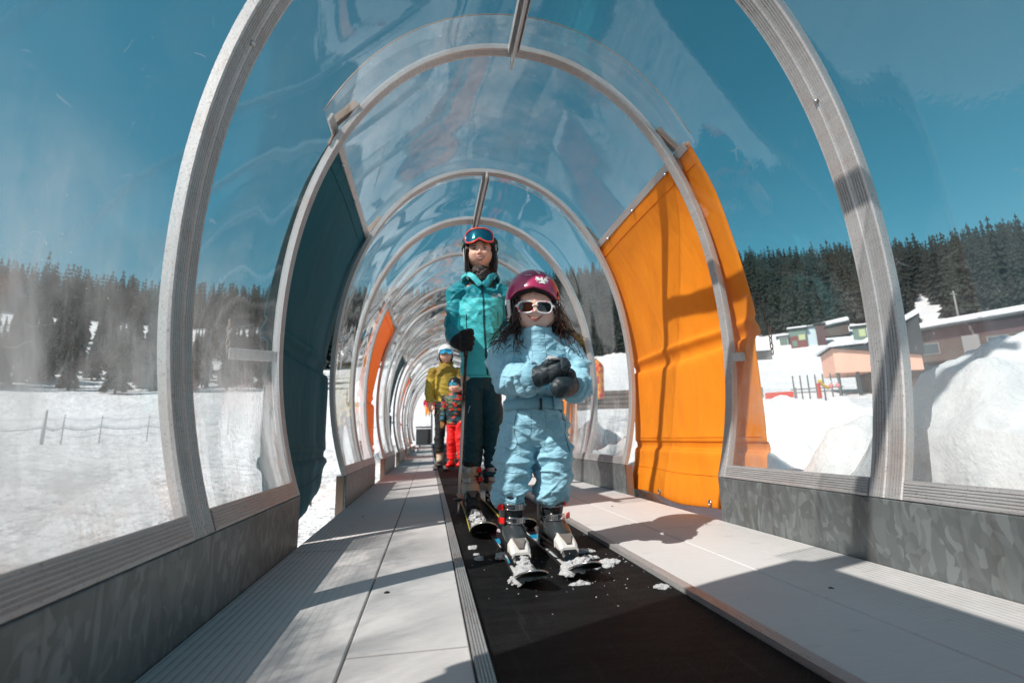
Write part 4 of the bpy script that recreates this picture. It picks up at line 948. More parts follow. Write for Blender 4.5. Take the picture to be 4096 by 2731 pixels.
def boot(parent, toe, s, z0, lean, shell_m, cuff_m, buckle, rot=0., tag_='', white_side=0, logo=False, ch=.150):
    """ski boot; toe is the front point on the ski (x, y)"""
    c = np.array([toe[0], toe[1], z0]); ca, sa = math.cos(rot), math.sin(rot)
    def W(x, y, z): return (c[0]+(x*ca-y*sa)*s, c[1]+(x*sa+y*ca)*s, c[2]+z*s)
    mb = MB()
    mb.tube([W(0, .012, .030), W(0, .035, .036), W(0, .085, .050), W(0, .135, .062), W(0, .185, .060), W(0, .222, .052)], [(.022*s, .018*s), (.036*s, .028*s), (.041*s, .040*s), (.038*s, .050*s), (.036*s, .052*s), (.026*s, .040*s)], 22, 5, ref=(0, 0, 1))
    mb.tube([W(0, .155, .050), W(0, .140, .105), W(0, .132, .135)], [(.038*s, .050*s), (.036*s, .044*s), (.036*s, .042*s)], 22, 4, ref=(0, -1, 0))
    V, N, F = fuse(mb, .0028*s/1.0, 2); sh = smooth_obj(V, F, 'boot_shell', shell_m, parent)
    mb = MB(); mb.box(*[v for v in (-.030, .030)], .0, .225, .0, .014); Vb = np.array([W(*q) for q in mb.V]); bevel(mesh_obj('sole', Vb, mb.F, 'black_plastic', sh, False), .004, 2)
    mb = MB(); mb.tube([W(0, .150, .095), W(0, .148-lean*.01, .120), W(0, .145-lean*.02, ch)], [(.041*s, .046*s), (.043*s, .047*s), (.044*s, .046*s)], 26, 5, ref=(0, -1, 0)); cf = mb.build('boot_cuff', cuff_m, parent)
    mb = MB(); mb.tube([W(0, .150-lean*.02, ch-.012), W(0, .150-lean*.03, ch+.02)], [(.034*s, .036*s), (.030*s, .032*s)], 20, 3, ref=(0, -1, 0)); mb.build('boot_liner', 'black_cloth', parent)
    if white_side:
        mb = MB(); mb.tube([W(-.047*white_side, .13, .19), W(-.046*white_side, .15, .12), W(-.042*white_side, .165, .07)], [(.004*s, .012*s), (.004*s, .010*s), (.004*s, .014*s)], 8, 3, ref=(0, 1, 0)); mb.build('spoiler', 'shell_white', cf)
    # buckles: ladder, wire bail and lever
    for (yy, zz, ry, side, wide) in ((.095, .132, .0, buckle[0], .040), (.083, .092, .0, buckle[1], .036)) if buckle else ():
        a = np.linspace(-1.25, 1.25, 13); cy = .142-lean*.01 if zz > .13 else .112
        for dz in (-.009, .009):
            P = [W(.0455*math.sin(t_)*1.02*(1 if zz > .13 else .93), cy-.050*math.cos(t_)*(1 if zz > .13 else 1.08), zz+dz*(1-.3*abs(t_))+(.012*t_*side*.3)) for t_ in a[3 if side < 0 else 0:(13 if side < 0 else 10)]]
            mb = MB(); mb.tube(P, [.0016*s]*len(P), 6, 1); mb.build('buckle_wire', 'steel', cf)
        for q in range(6):
            t_ = side*(-.15-.14*q); mb = MB(); pc = np.array(W(.0465*math.sin(t_)*(1 if zz > .13 else .93), cy-.0515*math.cos(t_)*(1 if zz > .13 else 1.08), zz)); mb.box(pc[0]-.0020*s, pc[0]+.0020*s, pc[1]-.003*s, pc[1]+.003*s, pc[2]-.008*s, pc[2]+.008*s, rot=('Z', t_)); mb.build('buckle_ladder', 'steel', cf, smooth=False)
        t_ = side*1.02; pc = np.array(W(.050*math.sin(t_), cy-.053*math.cos(t_), zz)); mb = MB(); mb.box(pc[0]-.016*s, pc[0]+.016*s, pc[1]-.003*s, pc[1]+.003*s, pc[2]-.009*s, pc[2]+.010*s, rot=('Z', t_)); bevel(mb.build('buckle_lever', 'buckle_red', cf, smooth=False), .002, 2)
    if logo:
        S = Surf(V, F)
        def lp(pts, off, nm, mat):
            Q = []
            for x, y in pts:
                w0 = W(x, y, .16); h = S.t.ray_cast(Vector(w0), Vector((0, .35, -1)).normalized()); 
                if h[0] is None: return
                Q.append(np.array(h[0])+np.array(h[1])*off)
            mb = MB(); mb.extrude_poly(Q, (0, 0, .0006)); mb.build(nm, mat, sh, smooth=False)
        lp([(-.024, .062), (.020, .058), (.014, .044), (-.012, .046)], .0012, 'emblem', 'white_paint')
        lp([(-.006, .058), (-.003, .058), (-.002, .0475), (-.005, .0475)], .002, 'letter_n', 'black_plastic'); lp([(-.003, .058), (0, .058), (.006, .0475), (.003, .0475)], .002, 'letter_n', 'black_plastic'); lp([(.006, .058), (.009, .058), (.008, .0475), (.005, .0475)], .002, 'letter_n', 'black_plastic')
        a = np.linspace(-.9, .9, 9); P = []
        for t_ in a:
            h = S.t.ray_cast(Vector(W(.024*math.sin(t_), .075+.006*math.cos(t_)*-1, .2)), Vector((0, .2, -1)).normalized())
            if h[0] is not None: P.append(np.array(h[0])+np.array(h[1])*.0005)
        if len(P) > 3: mb = MB(); mb.tube(P, [.003*s]*len(P), 6, 1); mb.build('toe_ridge', 'black_plastic', sh)
    return sh
# child's skis, then the adult's
k1, d1, s1 = ski('ski', (.256, 1.232), (.272, 2.05), .041, 'small patterned ski under the child, left one, with the bigger snow pile on its tip', 'ski_graphic', 'ski_black', group='skis of the child')
k2, d2, s2 = ski('ski', (.412, 1.272), (.395, 2.08), .043, 'small patterned ski under the child, right one, reaching towards the orange curtain side', 'ski_graphic', 'ski_black', group='skis of the child')
binding(k1, (.2615, 1.478), d1, .95); binding(k2, (.4085, 1.502), d2, .95)
k3, d3, s3_ = ski('ski', (.206, 1.868), (.232, 3.36), .052, 'long yellow edged ski under the adult, left one, beside the pole tip', 'ski_black', 'ski_yellow', .055, .009, group='skis of the adult')
k4, d4, s4 = ski('ski', (.366, 1.900), (.356, 3.40), .052, 'long yellow edged ski of the adult, right one, its tip behind the child boots', 'ski_black', 'ski_yellow', .055, .009, group='skis of the adult')
binding(k3, (.2235, 2.60), d3, 1.25, .014, 'black_plastic'); binding(k4, (.362, 2.62), d4, 1.25, .014, 'black_plastic')

# ------------------------------------------------------------------ snow lumps
def snow_lump(name, spots, label, cat='snow', seed=0, voxel=.0017, mat='snow_wet', flat=1., thing_loc=None, part='lump'):
    rg = np.random.RandomState(seed); mb = MB()
    for (cx, cy, cz, rx, ry, rz, n) in spots:
        for _ in range(n):
            a = rg.uniform(0, 6.28); q = math.sqrt(rg.rand()); h = rg.rand()*(1-q**3)*rg.uniform(.6, 1); r = rg.uniform(.0012, .0060)*(1+.4*(1-q))*(.55 if q > .85 else 1); mb.ball((cx+rx*q*math.cos(a), cy+ry*q*math.sin(a), cz+rz*h), (r*1.4, r*1.4, r*.75), 7, 5)
    V, N, F = fuse(mb, voxel, 1, .3); V = V+N*(vnoise(V, 150, seed)*.0011+vnoise(V, 420, seed+3)*.0011)[:, None]
    o = mesh_obj(name, V, F, mat, None, False); o['label'] = label; o['category'] = cat; return o
snow_lump('snow_pile', [(.252, 1.335, .010, .030, .050, .022, 260), (.260, 1.385, .010, .026, .040, .030, 200), (.266, 1.43, .02, .010, .02, .022, 40), (.224, 1.32, .0, .020, .035, .012, 110), (.285, 1.31, .014, .012, .025, .006, 40)], 'heap of wet snow on the tip of the left small ski, reaching its binding', seed=3)
snow_lump('snow_pile', [(.385, 1.375, .010, .024, .035, .016, 160), (.425, 1.405, .010, .030, .022, .020, 170), (.368, 1.345, .004, .020, .03, .012, 100), (.455, 1.40, .0, .022, .02, .010, 90), (.395, 1.325, .014, .014, .02, .008, 40)], 'crumbly wet snow on the front of the right small ski', seed=4)
snow_lump('snow_pile', [(.208, 2.05, .012, .040, .12, .022, 300), (.212, 2.25, .012, .036, .14, .028, 300), (.218, 2.42, .014, .024, .07, .020, 90)], 'long strip of snow on the adult ski nearest the pole', seed=5, voxel=.003)
snow_lump('snow_pile', [(.362, 2.05, .012, .036, .12, .018, 200), (.362, 2.35, .012, .034, .16, .022, 220)], 'strip of snow on the adult ski behind the child', seed=6, voxel=.003)
snow_lump('snow_patch', [(.505, 1.62, -.008, .036, .014, .010, 120)], 'upper of two flat snow smears beside the right small binding', seed=7)
snow_lump('snow_patch', [(.492, 1.535, -.008, .034, .010, .008, 90)], 'lower of two flat snow smears beside the right small binding', seed=8)
snow_lump('snow_patch', [(.535, 1.47, -.008, .034, .018, .012, 110), (.515, 1.43, -.008, .018, .012, .008, 40)], 'ragged snow patch on the belt near its right edge strip', seed=9)
snow_lump('snow_patch', [(.385, 1.29, -.009, .03, .008, .006, 60)], 'thin snow crumbs under the tip of the right small ski', seed=10)
snow_lump('snow_patch', [(.152, 1.78, -.009, .016, .016, .012, 60)], 'snow crumb on the belt left edge below the pole tip', seed=12)
snow_lump('snow_patch', [(.158, 1.62, -.009, .013, .014, .010, 50), (.156, 1.68, -.009, .006, .008, .006, 12)], 'snow crumb on the belt left edge, nearest of that pair', seed=13)
snow_lump('snow_patch', [(.570, 1.21, -.009, .022, .010, .010, 50)], 'small icy crumb lying beside the right edge strip in the foreground', seed=14)
snow_lump('snow_patch', [(.235, 1.60, -.004, .030, .03, .020, 110)], 'snow stuck beside the left small boot', seed=15)
mb = MB()
for _ in range(130):
    x = rng.uniform(.12, .59); y = rng.uniform(1.15, 2.9)
    if rng.rand() < .5: x = float(np.clip(rng.normal(.42, .12), .115, .59)); y = float(np.clip(rng.normal(1.42, .13), 1.1, 2.5))
    r = rng.uniform(.0006, .0020); mb.ball((x, y, -.008+r*.4), (r*1.4, r*1.2, r*.8), 5, 3)
finish(mb.build('snow_crumbs', 'snow_wet', None, smooth=False), 'scattered tiny snow crumbs and ice grains on the black belt', 'snow crumbs', None, 'stuff')
# ------------------------------------------------------------------ child
child = thing('person', (.362, 1.63, .0), 'small child in light blue snowsuit with pink helmet and sunglasses, standing in front', 'child')
CH = (.362, 1.605, .803)
hW, hF, cat_, cM = head_grid(CH, .192, .72, .86, rotz=-R(10), tilt=R(3), pitch=R(2), child=True)
mb = MB(); mb.add(hW, hF); mb.tube([(.363, 1.615, .745), (.366, 1.62, .66)], [.034, .04], 18, 3)
mb.tube([(.352, 1.63, .36), (.355, 1.63, .48), (.370, 1.625, .60), (.368, 1.62, .68)], [(.085, .06), (.07, .055), (.085, .06), (.05, .045)], 20, 4, ref=(0, -1, 0))
for P, r in ((((.30, 1.63, .39), (.275, 1.62, .26), (.262, 1.63, .12), (.262, 1.62, .07)), (.05, .04, .03, .028)), (((.40, 1.63, .39), (.41, 1.62, .26), (.407, 1.635, .12), (.407, 1.63, .07)), (.05, .04, .03, .028)),
             (((.31, 1.62, .68), (.268, 1.60, .63), (.262, 1.58, .565), (.31, 1.46, .55), (.37, 1.408, .568)), (.03, .03, .028, .024, .014)), (((.43, 1.62, .68), (.475, 1.60, .62), (.478, 1.57, .555), (.45, 1.46, .53), (.385, 1.398, .512)), (.03, .03, .028, .024, .014))):
    mb.tube(P, r, 14, 4)
V, N, F = fuse(mb, .0028, 2, .35); smooth_obj(V, F, 'body', 'skin_child', child)
# face details
mz = lambda x: -.262+.062*(abs(x)/.12)**1.7
for nm, dz, rr, off in (('upper_lip', .007, .0036, -.0005), ('lower_lip', -.018, .0048, -.0008)):
    P = [cat_(x, mz(x)+dz*(1-(abs(x)/.13)**2), off) for x in np.linspace(-.115, .115, 11)]; mb = MB(); mb.tube(P, [max(.0007, rr*(1-(abs(i-5)/5.)**2*.9)) for i in range(11)], 8, 2); mb.build(nm, 'lip_child', child)
P = [cat_(x, mz(x)-.003, .0022) for x in np.linspace(-.135, .135, 13)]; mb = MB(); mb.tube(P, [.0009]*13, 5, 2); mb.build('mouth_line', 'eye_dark', child)
# sunglasses
root_v = Vector(cat_(0, .0, 0)); 
def face_pt(fx, fz, off): return np.array(CH)+cM@np.array([fx, -off, fz])
g = MB(); lensL = []; gl = bpy.data.objects.new('sunglasses', None); COL.objects.link(gl); gl.parent = child; gl.location = (0, -.08, .8)
fy = .094
def lens_outline(sx, k=28, grow=0.):
    out = []
    for i in range(k):
        a = 2*math.pi*i/k; c, s_ = math.cos(a), math.sin(a); ex = math.copysign(abs(c)**.62, c)*(.0245+grow); ez = math.copysign(abs(s_)**.66, s_)*(.0170+grow); ex *= 1-.10*(ez < 0)*abs(ez)/.017
        out.append((sx*.0300+ex, -.011+ez+.0025*sx*0, 0))
    return out
frm = None
for sx in (-1, 1):
    o1 = lens_outline(sx, 28, .0055); o0 = lens_outline(sx, 28, 0.); V = []
    for ring, d_ in ((o1, 0), (o1, .003), (o0, .0035), (o0, -.002)):
        for (x, z, _) in ring: V.append(face_pt(x, z, fy-abs(x)*.25+d_))
    F = [(q*28+j, q*28+(j+1) % 28, ((q+1) % 4)*28+(j+1) % 28, ((q+1) % 4)*28+j) for q in range(4) for j in range(28)]
    f_ = mesh_obj('glasses_frame', V, F, 'shade_frame', child)
    Vl = [face_pt(x*1.0, z, fy-abs(x)*.25+.0015) for (x, z, _) in o0]; mesh_obj('lens', Vl+[np.mean(Vl, 0)+cM@np.array([0, -.0022, 0])], [(j, (j+1) % 28, 28) for j in range(28)], 'lens_dark', f_)
    mb = MB(); mb.tube([face_pt(sx*.058, -.006, fy-.012), face_pt(sx*.066, -.004, .07), face_pt(sx*.070, -.002, .0)], [(.0018, .005)]*3, 8, 3, ref=(0, 0, 1)); mb.build('temple_arm', 'shade_frame', f_)
mb = MB(); mb.tube([face_pt(-.009, -.008, fy+.001), face_pt(0, -.005, fy+.003), face_pt(.009, -.008, fy+.001)], [(.003, .004)]*3, 8, 3); mb.build('glasses_bridge', 'shade_frame', child)
bpy.data.objects.remove(gl)
# helmet
HC = np.array((.360, 1.618, .842))
def ce(a): return float(np.interp(abs(a), [0, 35, 60, 85, 110, 180], [.016, .004, -.016, -.034, -.050, -.062]))
V, F = shell(HC, (.096, .122, .106), ce, .012, cM, bulge=lambda a, q: .035*math.exp(-(a/50)**2)*max(0, q-1.1)); hm = mesh_obj('helmet', V, F, 'helmet_pink', child); bevel(hm, .002, 1)
V, F = shell(HC, (.088, .112, .098), lambda a: ce(a)-.008, .018, cM); mesh_obj('helmet_padding', V, F, 'black_cloth', hm)
for s_ in (-1, 1):
    a0, a1 = (58, 112) if s_ > 0 else (-112, -58)
    V, F = shell(HC, (.0975, .124, .108), lambda a: -.062-.022*math.cos(R((abs(a)-85)*2.4)), .007, cM, a0, a1, top=lambda a: -.004-.012*abs((abs(a)-85)/27.), na=22, nz_=10); e_ = mesh_obj('ear_shell', V, F, 'shell_white', hm)
    V, F = shell(HC, (.0995, .126, .110), lambda a: -.066, .004, cM, (72 if s_ > 0 else -98), (98 if s_ > 0 else -72), top=lambda a: -.028, na=14, nz_=8); mesh_obj('ear_vent', V, F, 'black_cloth', e_)
    V, F = shell(HC, (.087, .108, .12), lambda a: -.095, .012, cM, (50 if s_ > 0 else -118), (118 if s_ > 0 else -50), top=lambda a: -.02, na=22, nz_=10); mesh_obj('ear_pad', V, F, 'black_cloth', hm)
    p = HC+cM@np.array([s_*.080, -.045, -.055]); q_ = HC+cM@np.array([s_*.045, -.052, -.112]); mb = MB(); mb.tube([p, (p+q_)/2+np.array([s_*.006, 0, 0]), q_], [(.002, .008)]*3, 8, 3, ref=(0, 1, 0)); mb.build('chin_strap', 'black_cloth', hm)
def hpt(az, q, e=1.012): return HC+cM@(np.array([math.sin(q)*math.sin(R(az))*.096, -math.sin(q)*math.cos(R(az))*.122, math.cos(q)*.106])*e*(1+.035*math.exp(-(az/50)**2)*max(0, q-1.1)))
def helmet_patch(pts, nm, mat, e=1.012, parent=hm):
    """pts: outline in (az, polar) on the helmet"""
    c0 = np.mean(pts, 0); V = [hpt(*c0, e)]+[hpt(a, q, e) for a, q in pts]; n = len(pts); return mesh_obj(nm, V, [(0, 1+i, 1+(i+1) % n) for i in range(n)], mat, parent)
helmet_patch([(-3, .62), (2, .50), (9, .50), (16, .72), (18, .86), (12, .90), (6, .78)], 'crest_pad', 'shell_white', 1.02)
for pts in ([(-34, .94), (-22, .87), (-4, .88), (-3, .94), (-20, .95)], [(26, .93), (30, .88), (46, .98), (40, 1.02), (30, 1.0)]):
    helmet_patch(pts, 'helmet_vent', 'black_plastic', 1.010); c_ = np.mean(pts, 0); helmet_patch([(c_[0]+(a-c_[0])*.8+1.5, c_[1]+(q-c_[1])*.6+.02) for a, q in pts], 'vent_lip', 'shell_white', 1.013)
# winged emblem on the brow of the helmet
ec = (17., 1.19)
helmet_patch([(ec[0]+a, ec[1]+q) for a, q in ((-2, -.13), (1, -.17), (4, -.13), (3.5, -.06), (6, .02), (8, .10), (0, .10), (-8, .105), (-6, .06), (-3.5, .04), (-3, -.05))], 'emblem', 'white_paint', 1.014)
for s_ in (-1, 1):
    for (a1, q1, a2, q2) in ((13, -.16, 15, -.11), (15, -.07, 15.5, -.02), (13, .02, 12, .06)):
        helmet_patch([(ec[0]+1+s_*2.6, ec[1]-.04), (ec[0]+1+s_*a1*.6, ec[1]+q1*.9), (ec[0]+1+s_*a1, ec[1]+q1), (ec[0]+1+s_*a2, ec[1]+q2), (ec[0]+1+s_*3, ec[1]+.0)], 'emblem_wing', 'white_paint', 1.0135)
for (az_, q_) in ((-82, 1.62), (82, 1.62)): p = hpt(az_, q_, 1.0); d_ = p-HC; d_ /= np.linalg.norm(d_); mb = MB(); mb.tube([p-d_*.002, p+d_*.002], [.0045, .0045], 10, 1); mb.build('rivet', 'black_plastic', hm)
# curly hair
def curl(mb, p0, p1, rad, turns, th, rg, droop=.0):
    p0 = np.array(p0); p1 = np.array(p1); n = int(10+turns*9); ax = p1-p0; ax /= np.linalg.norm(ax); u_ = np.cross(ax, [0, 1, .3]); u_ /= np.linalg.norm(u_); v_ = np.cross(ax, u_); ph = rg.uniform(0, 6.28); P = []; w0 = rg.normal(0, .006, 3)
    for i in range(n):
        s = i/(n-1.); a = ph+turns*2*math.pi*s; rr = rad*(.25+s*.95); P.append(p0*(1-s)+p1*s+(u_*math.cos(a)+v_*math.sin(a))*rr+np.array([0, 0, -droop*s*s])+w0*math.sin(math.pi*s))
    mb.tube(P, [th*(1-.55*i/(n-1.)) for i in range(n)], 5, 1)
rg = np.random.RandomState(5); mb = MB(); m2 = MB()
for i in range(150):
    sx = -1 if i % 2 else 1; st = np.array([.362+sx*rg.uniform(.050, .080), 1.60+rg.uniform(-.035, .05), rg.uniform(.735, .80)])
    if sx < 0: en = np.array([rg.uniform(.190, .318), rg.uniform(1.515, 1.60), rg.uniform(.640, .725)])
    else: en = np.array([rg.uniform(.405, .520), rg.uniform(1.53, 1.62), rg.uniform(.640, .725)])
    curl(mb if (rg.rand() < .7 or sx < 0) else m2, st, en, rg.uniform(.005, .013), rg.uniform(.9, 2.4), rg.uniform(.0012, .0026), rg, rg.uniform(0, .02))
for i in range(70):
    sx = -1 if i % 2 else 1; st = np.array([.362+sx*rg.uniform(.056, .074), 1.555+rg.uniform(-.012, .02), rg.uniform(.81, .855)]); en = st+np.array([sx*rg.uniform(-.005, .02), rg.uniform(-.02, .01), -rg.uniform(.06, .11)]); curl(mb if sx < 0 or rg.rand() < .4 else m2, st, en, .005, rg.uniform(1, 2.2), .0018, rg)
for i in range(22):
    x_ = rg.uniform(-.25, .25); p = cat_(x_, .27-.5*x_*x_, .003); e_ = p+np.array([rg.uniform(-.008, .012), -.004, -rg.uniform(.006, .020)]); curl(m2 if i % 3 else mb, p, e_, .003, 1., .0006, rg)
off_ = len(mb.V); mb.V += m2.V; mb.F += [tuple(i+off_ for i in f) for f in m2.F]; mb.M += [1]*len(m2.F); mb.build('hair', ['hair_dark', 'hair_auburn'], child)
# snowsuit
mb = MB()
mb.tube([(.351, 1.63, .335), (.351, 1.63, .385), (.351, 1.632, .43), (.352, 1.63, .474), (.360, 1.625, .52), (.370, 1.62, .59), (.374, 1.62, .655), (.372, 1.615, .695), (.368, 1.612, .72)], [(.060, .055), (.108, .082), (.110, .086), (.096, .078), (.108, .086), (.116, .088), (.112, .078), (.085, .062), (.05, .045)], 40, 5, ref=(0, -1, 0))
mb.tube([(.366, 1.604, .66), (.364, 1.597, .70), (.362, 1.590, .735)], [(.066, .060), (.058, .058), (.058, .058)], 30, 4, ref=(0, -1, 0))
mb.tube([(.300, 1.63, .40), (.288, 1.627, .34), (.278, 1.62, .28), (.270, 1.618, .23), (.258, 1.62, .185), (.256, 1.622, .152)], [(.066, .074), (.064, .074), (.0625, .070), (.060, .066), (.055, .060), (.048, .052)], 34, 5, ref=(0, -1, 0))
mb.tube([(.400, 1.63, .40), (.406, 1.627, .34), (.410, 1.62, .28), (.411, 1.618, .23), (.404, 1.62, .185), (.402, 1.622, .158)], [(.066, .074), (.062, .074), (.059, .070), (.059, .066), (.058, .060), (.054, .052)], 34, 5, ref=(0, -1, 0))
mb.tube([(.300, 1.62, .690), (.262, 1.612, .662), (.250, 1.605, .61), (.257, 1.58, .562), (.285, 1.50, .545), (.322, 1.448, .549)], [.044, .052, .055, .058, .053, .042], 34, 6)
mb.tube([(.440, 1.62, .690), (.478, 1.612, .655), (.490, 1.60, .60), (.484, 1.57, .548), (.466, 1.505, .522), (.440, 1.462, .526)], [.044, .052, .055, .058, .053, .042], 34, 6)
V, N, F = fuse(mb, .0030, 9, .5)
segs = [((.262, 1.62, .145), (.285, 1.62, .345), .052, .0105, 4.6, .28), ((.403, 1.62, .150), (.408, 1.62, .345), .052, .0105, 4.3, -.28), ((.300, 1.63, .34), (.300, 1.63, .45), .08, .006, 1.5, .3), ((.41, 1.63, .34), (.41, 1.63, .45), .08, .006, 1.5, -.3),
        ((.255, 1.61, .68), (.255, 1.58, .56), .05, .012, 2.6, .5), ((.255, 1.58, .56), (.322, 1.448, .549), .05, .015, 3.2, .4), ((.485, 1.61, .68), (.485, 1.57, .55), .05, .012, 2.6, -.5), ((.485, 1.57, .55), (.440, 1.462, .526), .05, .014, 3.4, -.4), ((.36, 1.62, .49), (.37, 1.62, .58), .10, .009, 2.0, .3)]
V = folds(V, N, segs, .0056, (13, 13, 22), 3); suit = smooth_obj(V, F, 'snowsuit', 'suit_blue', child); Sf = Surf(V, F)
# closures, seams and labels on the suit
tape(Sf, [(.357, .728), (.357, .68), (.360, .62), (.357, .56), (.352, .505)], .046, 'suit_blue', 'placket', suit, .004, 8)
for dx in (-.023, .023): seam(Sf, [(.357+dx, .722), (.357+dx, .68), (.360+dx, .62), (.357+dx, .56), (.352+dx, .50)], 'seam_dark', 'seam', suit, .0007)
tape(Sf, [(.350, .448), (.350, .40), (.350, .355), (.350, .335)], .048, 'suit_blue', 'fly_panel', suit, .0035, 8)
for dx in (-.024, .024): seam(Sf, [(.350+dx, .446), (.350+dx, .40), (.350+dx*.9, .355), (.350+dx*.8, .335)], 'seam_dark', 'seam', suit, .0008)
seam(Sf, [(.330, .335), (.350, .330), (.370, .335)], 'seam_dark', 'seam', suit, .0008)
seam(Sf, [(.285, .450), (.276, .42), (.272, .38), (.280, .345), (.262, .325), (.242, .335)], 'seam_dark', 'pocket_seam', suit, .001); seam(Sf, [(.437, .450), (.447, .42), (.443, .38), (.446, .35), (.453, .315)], 'seam_dark', 'pocket_seam', suit, .0016)
seam(Sf, [(.285, .512), (.31, .510), (.318, .509), (.319, .495)], 'seam_dark', 'pocket_seam', suit, .0007); seam(Sf, [(.222, .178), (.24, .170), (.27, .165), (.293, .170)], 'seam_dark', 'hem_seam', suit, .0007)
text_mesh('zigzag', .011, (.345, 1.3, .60), 'white_paint', suit, 'lettering', S=Sf, spin=math.pi/2)
# belt with buckle
a = np.linspace(0, 2*np.pi, 64, endpoint=False); V = []
for i_, (zz, gr) in enumerate(((-.017, .000), (-.0155, .0035), (0, .0045), (.0155, .0035), (.017, .0))):
    for t_ in a: V.append((.353+(.101+gr)*math.sin(t_), 1.631-(.086+gr)*math.cos(t_), .471+zz+.004*math.sin(2*t_+1)-.004*math.sin(t_)))
mb = MB(); mb.grid(np.array(V), 64, 5, closeu=True); bl = mb.build('waist_belt', 'suit_blue_belt', suit)
for sx in (.0, ): c_ = (.358, 1.543, .470); mb = MB(); mb.box(c_[0]-.0035, c_[0]+.0035, c_[1]-.007, c_[1]+.008, c_[2]-.019, c_[2]+.019); bevel(mb.build('buckle', 'black_plastic', suit, smooth=False), .001, 2)
for (x0_, x1_) in ((.403, .43),): 
    V = []
    for zz in (-.021, -.01, .01, .021):
        for x_ in np.linspace(x0_, x1_, 6): V.append((x_, 1.631-math.sqrt(max(.0001, 1-((x_-.353)/.112)**2))*.0955, .474+zz+.002*math.sin(x_*300)))
    mb = MB(); mb.grid(np.array(V), 6, 4); solidify(mb.build('belt_flap', 'suit_blue', suit), .004, 0)
# cuffs
for P, r in (([(.305, 1.468, .547), (.324, 1.446, .549)], .046), ([(.452, 1.478, .524), (.440, 1.462, .526)], .045)):
    mb = MB(); mb.tube(P, [r, r*.97], 30, 4); mb.build('cuff', 'suit_blue_belt', suit)
# mittens
mb = MB(); mb.tube([(.314, 1.456, .549), (.340, 1.432, .551), (.368, 1.412, .560), (.398, 1.402, .574), (.418, 1.400, .583)], [(.030, .034), (.031, .034), (.027, .031), (.021, .028), (.011, .014)], 24, 5); mb.tube([(.336, 1.425, .568), (.352, 1.402, .583), (.366, 1.392, .590)], [.015, .0135, .010], 14, 4)
V, N, F = fuse(mb, .0026, 4); V = folds(V, N, [((.31, 1.46, .55), (.42, 1.40, .58), .03, .0045, 4, .4)], .0016, (30, 30, 40), 21); mt = smooth_obj(V, F, 'mitten', 'mitten', child)
mb = MB(); mb.tube([(.444, 1.470, .527), (.424, 1.436, .520), (.402, 1.408, .513), (.375, 1.392, .509), (.356, 1.388, .509)], [(.029, .032), (.031, .034), (.031, .034), (.027, .031), (.013, .016)], 24, 5); mb.tube([(.432, 1.425, .538), (.424, 1.402, .552), (.410, 1.392, .560)], [.015, .014, .010], 14, 4)
V, N, F = fuse(mb, .0026, 4); V = folds(V, N, [((.45, 1.47, .53), (.35, 1.39, .51), .03, .004, 3, .4)], .0014, (30, 30, 40), 25); smooth_obj(V, F, 'mitten', 'mitten', child)
snow_lump('snow_lump', [(.366, 1.392, .592, .018, .012, .010, 60)], 'lump of snow held in the mittens of the child', seed=31)
# boots
b1 = boot(child, (.2615, 1.478), .92, .030, 1., 'shell_grey', 'shell_grey', (-1, -1), 0., logo=True); b2 = boot(child, (.4085, 1.502), .92, .030, 1., 'shell_grey', 'shell_grey', (1, 1), 0.06, white_side=1, logo=True)

# ------------------------------------------------------------------ adult behind the child
adult = thing('person', (.30, 2.79, 0), 'woman in turquoise ski jacket and dark teal trousers standing behind the child, coral goggles on her helmet', 'woman')
adult['label'] = 'woman in turquoise jacket with coral goggles on her black helmet, standing behind the child'
AH = (.300, 2.775, 1.466)
hW, hF, aat, aM = head_grid(AH, .215, .72, .88, rotz=-R(8), tilt=-R(2), pitch=R(1))
mb = MB(); mb.add(hW, hF); mb.tube([(.302, 2.79, 1.40), (.303, 2.795, 1.27)], [.052, .056], 20, 3)
mb.tube([(.295, 2.79, .68), (.297, 2.79, .85), (.300, 2.79, 1.05), (.300, 2.79, 1.22), (.303, 2.79, 1.29)], [(.10, .08), (.09, .075), (.11, .08), (.11, .06), (.05, .05)], 24, 4, ref=(0, -1, 0))
for P, r in ((((.245, 2.79, .72), (.247, 2.78, .42), (.232, 2.79, .15), (.226, 2.79, .09)), (.07, .045, .04, .04)), (((.35, 2.79, .72), (.366, 2.78, .42), (.356, 2.79, .15), (.360, 2.79, .09)), (.07, .045, .04, .04)),
             (((.19, 2.79, 1.23), (.135, 2.80, 1.00), (.165, 2.62, .885), (.185, 2.57, .878)), (.04, .036, .026, .02)), (((.42, 2.79, 1.23), (.44, 2.81, 1.0), (.43, 2.75, .76)), (.04, .034, .026))): mb.tube(P, r, 14, 4)
V, N, F = fuse(mb, .0034, 2, .35); smooth_obj(V, F, 'body', 'skin_adult', adult)
mz = lambda x: -.270+.055*(abs(x)/.13)**1.8
Pm = [aat(x, mz(x)-.006, .0012) for x in np.linspace(-.115, .115, 13)]; mb = MB(); mb.tube(Pm, [(.0006+.0052*(1-(abs(i-6)/6.)**2.2), .0018) for i in range(13)], 10, 2, ref=(0, -1, 0)); 
V = []
for i, x in enumerate(np.linspace(-.10, .10, 15)):
    hgt = .026*(1-(abs(x)/.105)**2.5)
    for e in (-1, -.3, .4, 1): V.append(aat(x, mz(x)-.004+hgt*e, .0022))
mb = MB(); mb.grid(np.array(V), 4, 15); mb.build('teeth', 'teeth', adult)
